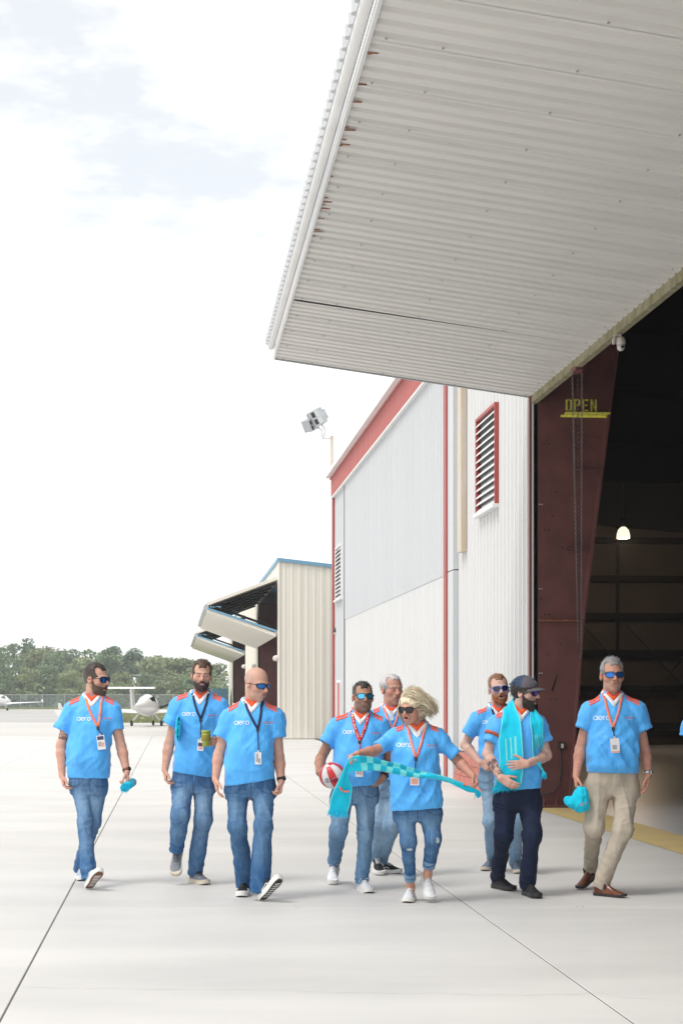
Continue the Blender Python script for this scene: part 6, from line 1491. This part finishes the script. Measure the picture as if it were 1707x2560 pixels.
def baseball_cap(root, h):
    sd = S(); h.e(sd, (0, -.010, .046), (.0885, .109, .094), 0.0); sd.plane(h.w(0, 0, .036), -h.A[:, 2] + h.A[:, 1]*.10, .004)
    h.e(sd, (0, -.010, .036), (.082, .102, .088), .002, 's')
    V, Q = sd.mesh(.005); q = h.loc(V); cen = q[Q].mean(1); mi = (cen[:, 1] > .005).astype(int)
    co = mk('cap', V, Q, [M['cap_navy'], M['cap_grey']], root, True, midx=mi)
    top, bot = [], []; n, m = 15, 7; vs = []
    for j in range(m):
        for i in range(n):
            t = -1 + 2*i/(n-1); x = t*.076; f0 = .098*math.sqrt(max(0.0, 1-(x/.090)**2)) - .008; f1 = .160*math.sqrt(max(0, 1-(t*.97)**2)) + .045*0
            f = f0 + max(0, f1-f0+.012)*j/(m-1); vs.append((x, f, .047 - .022*t*t - .012*(j/(m-1))))
    V = [h.w(*v) for v in vs]; F_ = [(j*n+i, j*n+i+1, (j+1)*n+i+1, (j+1)*n+i) for j in range(m-1) for i in range(n-1)]
    o = mk('brim', V, F_, M['cap_grey'], co, True); two_sided(o, .005)
    for k, (z, m_) in enumerate(((.098, 'orange'), (.090, 'teal'), (.082, 'teal'))):
        b = MB(); pts = []
        for x in np.linspace(-.022+k*.004, .022-k*.004, 6):
            f = .109*math.sqrt(max(0, 1-(x/.0885)**2 - ((z-.046)/.094)**2)) - .010 + .0015; pts.append(h.w(x, f, z - 8*x*x))
        b.tube(pts, .0022, 5); b.build('cap_emblem', M[m_], co)
    b = MB(); b.lathe(h.w(0, -.010, .1395), [(.007, 0), (.006, .003), (.002, .005)], 10, axis=h.A[:, 2]); b.build('button', M['cap_navy'], co)
baseball_cap(PEOPLE['capped']['root'], PEOPLE['capped']['head'])
p = PEOPLE['capped']; e, rs = p['sl'][0]; t_ = unit(e - p['sh'][0]); c = p['sh'][0] + (e-p['sh'][0])*.62; a_ = unit(np.cross(t_, (0, 1, 0))); b_ = np.cross(t_, a_)
rg1 = []; rg2 = []
for t in np.linspace(0, 2*math.pi, 25):
    d = a_*math.cos(t) + b_*math.sin(t); rg1.append(p['surf'].near(c + d*.075 - t_*.014, .004)[0]); rg2.append(p['surf'].near(c + d*.075 + t_*.014, .004)[0])
v_, f_ = ribbon(rg1, rg2); ab = two_sided(mk('armband', v_, f_, M['armband'], p['root'], True), .003)

def grid_cloth(name, L, Rr, nx, sub, mats, mfun, wave=0.0, seed=1, thick=.005, parent=None, ripple=0.0):
    """cloth strip between two edge polylines (paired points), resampled and gently waved"""
    L, Rr = np.array(L), np.array(Rr)
    mid = (L+Rr)/2; s_ = np.concatenate([[0], np.cumsum(np.linalg.norm(np.diff(mid, axis=0), axis=1))]); n = sub
    u = np.linspace(0, s_[-1], n)
    def res(A):
        o = np.stack([np.interp(u, s_, A[:, k]) for k in range(3)], 1)
        ker = np.array([1, 2, 3, 2, 1.])/9; o2 = np.stack([np.convolve(np.pad(o[:, k], 2, 'edge'), ker, 'valid') for k in range(3)], 1); o2[0], o2[-1] = o[0], o[-1]; return o2
    l, r = res(L), res(Rr); V = []; 
    for i in range(n):
        for j in range(nx+1):
            t = j/nx; q = l[i]*(1-t) + r[i]*t
            V.append(q)
    V = np.array(V).reshape(n, nx+1, 3)
    du = np.gradient(V, axis=0); dv = np.gradient(V, axis=1); nn = np.cross(du, dv); nn /= np.linalg.norm(nn, axis=2)[:, :, None] + 1e-9
    U, T = np.meshgrid(u, np.linspace(0, 1, nx+1), indexing='ij')
    W = wave*(np.sin(T*7.0 + U*5 + seed) + .6*np.sin(T*13 - U*9 + 2*seed))*(np.sin(np.pi*np.clip(U/s_[-1], 0, 1))*.7 + .3)
    if ripple: W = W + ripple*(vnoise(np.stack([U.ravel()*11, T.ravel()*4, np.full(U.size, seed*1.0)], 1), seed).reshape(U.shape)-.5)*2
    V = V + nn*W[:, :, None]
    Q = []; mi = []
    for i in range(n-1):
        for j in range(nx): Q.append((i*(nx+1)+j, i*(nx+1)+j+1, (i+1)*(nx+1)+j+1, (i+1)*(nx+1)+j)); mi.append(mfun((u[i]+u[i+1])/2/s_[-1], (j+.5)/nx, (u[i]+u[i+1])/2))
    o = mk(name, V.reshape(-1, 3), np.array(Q, np.int32), mats, parent, True, midx=mi); two_sided(o, thick)
    return o, V
def fringe(parent, E, down, m, ln=.05, seed=3):
    r = np.random.default_rng(seed); b = MB(); E = np.array(E)
    for k in range(len(E)*3):
        t = r.uniform(0, len(E)-1.001); i = int(t); p_ = E[i]*(1-(t-i)) + E[i+1]*(t-i); d = unit(np.array(down) + r.normal(size=3)*.28); l = ln*r.uniform(.6, 1.15)
        b.tube([p_ - d*.004, p_ + d*l*.5 + r.normal(size=3)*.004, p_ + d*l], [.0030, .0026, .0012], 4)
    return b.build('fringe', m, parent)
# stretched scarf
wP = PEOPLE['woman']['P']
pairs = [((212, 1240, .22), (368, 1262, .20)), ((222, 1160, .24), (392, 1200, .22)), ((245, 1085, .27), (404, 1120, .24)), ((286, 1005, .30), (414, 1058, .25)), ((322, 930, .33), (388, 990, .28)), ((348, 860, .36), (378, 935, .31)),
         ((385, 796, .40), (410, 915, .34)), ((450, 780, .40), (470, 915, .35)), ((550, 785, .38), (560, 905, .35)), ((650, 813, .36), (645, 908, .34)), ((740, 838, .34), (715, 925, .33)), ((800, 842, .33), (800, 945, .32)), ((900, 880, .31), (890, 962, .31)), ((1000, 912, .30), (980, 975, .30)),
         ((1090, 930, .29), (1070, 970, .30)), ((1160, 945, .27), (1150, 985, .28)), ((1250, 975, .25), (1240, 1012, .26)), ((1340, 1008, .23), (1335, 1062, .23)), ((1420, 1042, .21), (1395, 1092, .21)), ((1482, 1078, .20), (1462, 1100, .19))]
def scarf_mat(f, t, d):
    if .34 < f < .70:
        k = int((f-.34)/.036); row = 0 if t < .48 else 1
        return 1 if (k + row) % 2 else 2
    if t < .04 or t > .96: return 1
    if .76 < f < .86 and (.22 < t < .34 or .5 < t < .62): return 1
    return 0
so_, SV = grid_cloth('scarf', [wP(*a) for a, b in pairs], [wP(*b) for a, b in pairs], 26, 150, [M['teal'], M['mint'], M['teal_dark']], scarf_mat, wave=.006, seed=2, ripple=.008)
tag(so_, 'long teal scarf with chequered stripes stretched between the woman\'s hands', 'scarf')
fringe(so_, SV[0], (-.15, 0, -1), M['teal'], .055); fringe(so_, SV[-1], (.5, 0, -1), M['teal'], .045, 4)
b = MB()
for (x1, y1), (x2, y2) in (((300, 1045), (325, 1085)), ((338, 1086), (384, 1086))):
    q1, q2 = wP(x1, y1, .285), wP(x2, y2, .275); b.obox((q1+q2)/2, (q2-q1)/2, (0, .008, 0), np.cross(unit(q2-q1), (0, 1, 0))*.006)
b.build('scarf_emblem', M['coral'], so_)
b = MB(); q1, q2 = wP(1368, 1020, .235), wP(1372, 1034, .235); b.obox((q1+q2)/2, (.012, 0, -.003), (0, .008, 0), (0, 0, .006)); b.build('scarf_emblem', M['coral'], so_)
# worn scarf
cp_ = PEOPLE['capped']; cP, cs = cp_['P'], cp_['surf']
def onshirt(zx, zy, off): q = cP(zx, zy, 0); return cs.front(q[0], q[2], cp_['y0'], off)[0]
nk = cp_['N']
def band(L_, R_, neckL, neckR): return neckL + [onshirt(x, y, .030) for x, y in L_], neckR + [onshirt(x, y, .034) for x, y in R_]
bk = lambda sx, a, rad, z: nk + np.array([sx*rad*math.sin(a), .012 + rad*math.cos(a), z])
l1, r1 = band([(372, 408), (345, 480), (338, 600), (338, 740), (330, 840), (318, 900)], [(452, 405), (468, 470), (480, 560), (485, 680), (483, 790), (478, 868)], [bk(1, .5, .10, .045), bk(-1, .3, .115, .035), bk(-1, 1.0, .115, .02), bk(-1, 1.7, .105, .012)], [bk(1, .5, .075, .085), bk(-1, .3, .075, .085), bk(-1, 1.0, .070, .07), bk(-1, 1.9, .062, .045)])
def smat(f, t, d):
    if t < .055 or t > .945: return 1
    if .58 < f < .76 and (.28 < t < .36 or .47 < t < .55 or .66 < t < .74): return 1
    return 0
s1, SV1 = grid_cloth('scarf', l1, r1, 40, 110, [M['teal'], M['mint']], smat, wave=.003, seed=5, thick=.006, ripple=.006)
tag(s1, 'teal scarf with pale bars draped round the capped man\'s neck', 'scarf')
fringe(s1, SV1[-1], (-.1, -.05, -1), M['teal'], .05, 5)
l2, r2 = band([(532, 420), (528, 500), (534, 580), (545, 680), (570, 750), (604, 800)], [(560, 400), (612, 468), (618, 560), (612, 660), (622, 740), (640, 792)], [bk(-1, .2, .10, .046), bk(1, .6, .11, .03), bk(1, 1.2, .105, .015), bk(1, 1.8, .085, .0)], [bk(-1, .2, .078, .088), bk(1, .6, .078, .08), bk(1, 1.2, .075, .06), bk(1, 1.7, .085, .03)])
s2, SV2 = grid_cloth('scarf_end', l2, r2, 30, 110, [M['teal'], M['mint']], smat, wave=.003, seed=6, thick=.006, parent=s1, ripple=.006)
fringe(s1, SV2[-1], (.2, -.05, -1), M['teal'], .055, 6)
def roll_path(c, ax, az, coils, r0, pitch, elong=1.0, n=26):
    pts = []
    for k in range(int(coils*n)):
        t = k/n*2*math.pi; r = r0 + pitch*k/n; pts.append(c + ax*math.cos(t)*r + az*math.sin(t)*r*elong)
    return np.array(pts)
def rolled(name, c, ax, az, dep, coils, r0, pitch, elong, label, th=.0045):
    pts = roll_path(c, ax, az, coils, r0, pitch, elong); r = np.random.default_rng(5); pts = pts + r.normal(size=pts.shape)*.0012
    dv = np.asarray(dep); V = np.concatenate([pts, pts + dv*.5, pts + dv]); n = len(pts)
    o = mk(name, V, [(j*n+i, j*n+i+1, (j+1)*n+i+1, (j+1)*n+i) for j in (0, 1) for i in range(n-1)], M['teal'], None, True); two_sided(o, th); tag(o, label, 'scarf')
    return o, pts
q = PEOPLE['first']['P']; c = q(784, 1284, .22)
o, pts = rolled('scarf', c, np.array([1.0, 0, 0]), np.array([.15, 0, 1.0]), (0.03, .24, .03), 3.6, .006, .0095, 1.0, 'rolled-up teal scarf in the far left man\'s hand'); fringe(o, pts[::3], (0, -.5, -1), M['teal'], .022, 8)
q = PEOPLE['bearded']['P']; c = q(272, 724, .20)
rolled('scarf', c, np.array([1.0, .1, 0]), np.array([.08, 0, 1.0]), (-.02, .13, 0), 2.6, .003, .0058, 7.0, 'folded teal scarf tucked under the dark-bearded man\'s arm', .005)
c = q(517, 805, .385); cu = empty('cup', c + (0, 0, -.068)); tag(cu, 'olive green reusable cup in the dark-bearded man\'s hand', 'cup')
b = MB(); b.lathe(c, [(.026, -.068), (.030, -.064), (.0365, .045)], 24); b.build('cup_wall', M['cup_green'], cu, True)
b = MB(); b.lathe(c, [(.0368, -.018), (.0382, -.016), (.0395, .028), (.0385, .030)], 24); b.build('sleeve', M['cup_band'], cu, True)
b = MB(); b.lathe(c, [(.0385, .046), (.040, .050), (.040, .060), (.037, .066), (.010, .067)], 24); b.build('lid', M['cup_green'], cu, True)
# ball
q = PEOPLE['ball']; c = q['P'](240, 950, .24); rb = .108; bl = empty('ball', c - (0, 0, rb)); tag(bl, 'white and red ball under the stocky man\'s arm', 'ball')
rot = np.array(Matrix.Rotation(R(-24), 3, 'Y') @ Matrix.Rotation(R(14), 3, 'X'))
def sph(th, ph, r): return c + rot @ np.array([r*math.sin(th)*math.cos(ph), r*math.sin(th)*math.sin(ph), r*math.cos(th)])
def patch(t0, t1, p0, p1, r, m, name, n=9):
    vs = [sph(t0+(t1-t0)*i/(n-1), p0+(p1-p0)*j/(n-1), r) for i in range(n) for j in range(n)]
    return mk(name, vs, [(i*n+j, (i+1)*n+j, (i+1)*n+j+1, i*n+j+1) for i in range(n-1) for j in range(n-1)], m, bl, True)
patch(.02, math.pi-.02, 0, 2*math.pi, rb-.003, M['ball_white'], 'ball_core', 33)
for k in range(10):
    a0 = 2*math.pi*k/10; m_ = M['ball_red'] if k % 2 else M['ball_white']
    for t0, t1 in ((.5, 1.50), (1.54, 2.6)): patch(t0, t1, a0+.03, a0+2*math.pi/10-.03, rb, m_, 'panel')
for t0, t1, m_ in ((.05, .47, 'ball_white'), (2.64, 3.09, 'ball_white')):
    for k in range(5): patch(t0, t1, 2*math.pi*k/5+.04, 2*math.pi*(k+1)/5-.04, rb, M[m_ if k % 2 else 'ball_red'], 'panel', 6)
b = MB(); h5, w5 = .030, .022
GL = {'S': [[(1, .85), (.8, 1), (.2, 1), (0, .8), (.2, .55), (.8, .45), (1, .2), (.8, 0), (.2, 0), (0, .15)]], 'T': [[(0, 1), (1, 1)], [(.5, 1), (.5, 0)]], 'A': [[(0, 0), (.5, 1), (1, 0)], [(.2, .4), (.8, .4)]], 'R': [[(0, 0), (0, 1), (.8, 1), (1, .8), (.8, .55), (0, .55)], [(.5, .55), (1, 0)]]}
for i, ch in enumerate('STAR'):
    for pl in GL[ch]:
        pts = []
        for x, z in pl:
            X = -.052 + i*.028 + x*w5; Z = -.052 + z*h5 ; y = -math.sqrt(max(0, (rb+.0005)**2 - X*X - Z*Z)); pts.append(c + np.array([X, y, Z]))
        b.tube(pts, .0030, 5)
b.build('ball_lettering', M['ball_navy'], bl)
# crumpled cap in the tall man's hand
q = PEOPLE['tall']['P']; c = q(866, 985, .14); sd = S()
sd.ell(c + (0.02, 0, .015), (.062, .058, .098), np.array(Matrix.Rotation(R(14), 3, 'Y')), 0.0); sd.ell(c + (-.035, -.01, -.028), (.085, .05, .046), np.array(Matrix.Rotation(R(24), 3, 'Y')), .03); sd.ell(c + (.03, .0, -.05), (.06, .055, .05), None, .03)
V, Q = sd.mesh(.0055); nn = normals(V, Q); V = V + nn*((1-np.abs(2*vnoise((V-c)*np.array([26, 26, 16]), 4)-1)-.6)*.017 + (vnoise((V-c)*60, 2)-.5)*.004)[:, None]
cc = mk('cap', V, Q, M['teal'], None, True); tag(cc, 'crumpled teal cap held in the tall man\'s hand', 'cap')
t = Surf(V, Q); VV, FF = [], []
for (x1, z1, x2, z2, w_) in ((.0, -.042, .034, -.034, .006), (.044, -.032, .062, -.028, .006), (.012, -.026, .03, -.020, .004)):
    a = [t.front(c[0]+x1+(x2-x1)*k/5, c[2]+z1+(z2-z1)*k/5+w_/2, c[1]-1, .002)[0] for k in range(6)]; bb = [t.front(c[0]+x1+(x2-x1)*k/5, c[2]+z1+(z2-z1)*k/5-w_/2, c[1]-1, .002)[0] for k in range(6)]
    v_, f_ = ribbon(a, bb); n = len(VV); VV += v_; FF += [tuple(i+n for i in f) for f in f_]
mk('cap_emblem', VV, FF, M['coral'], cc)
# reading glasses hanging from the older man's lanyard
q = PEOPLE['grey']; b = MB(); o_ = None
for zy in (425, 468):
    pt = q['P'](742, zy, 0); f0 = q['surf'].front(pt[0], pt[2], q['y0'], .018)[0]
    ringp = [f0 + np.array([math.cos(a)*.016, 0, math.sin(a)*.020]) for a in np.linspace(0, 6.283, 17)]
    b.tube(ringp, .0018, 5)
    b.add([f0 + np.array([math.cos(a)*.016, 0, math.sin(a)*.020]) for a in np.linspace(0, 6.283, 17)[:-1]], [tuple(range(16))])
b.build('reading_glasses', M['lens_clear'], q['root'])
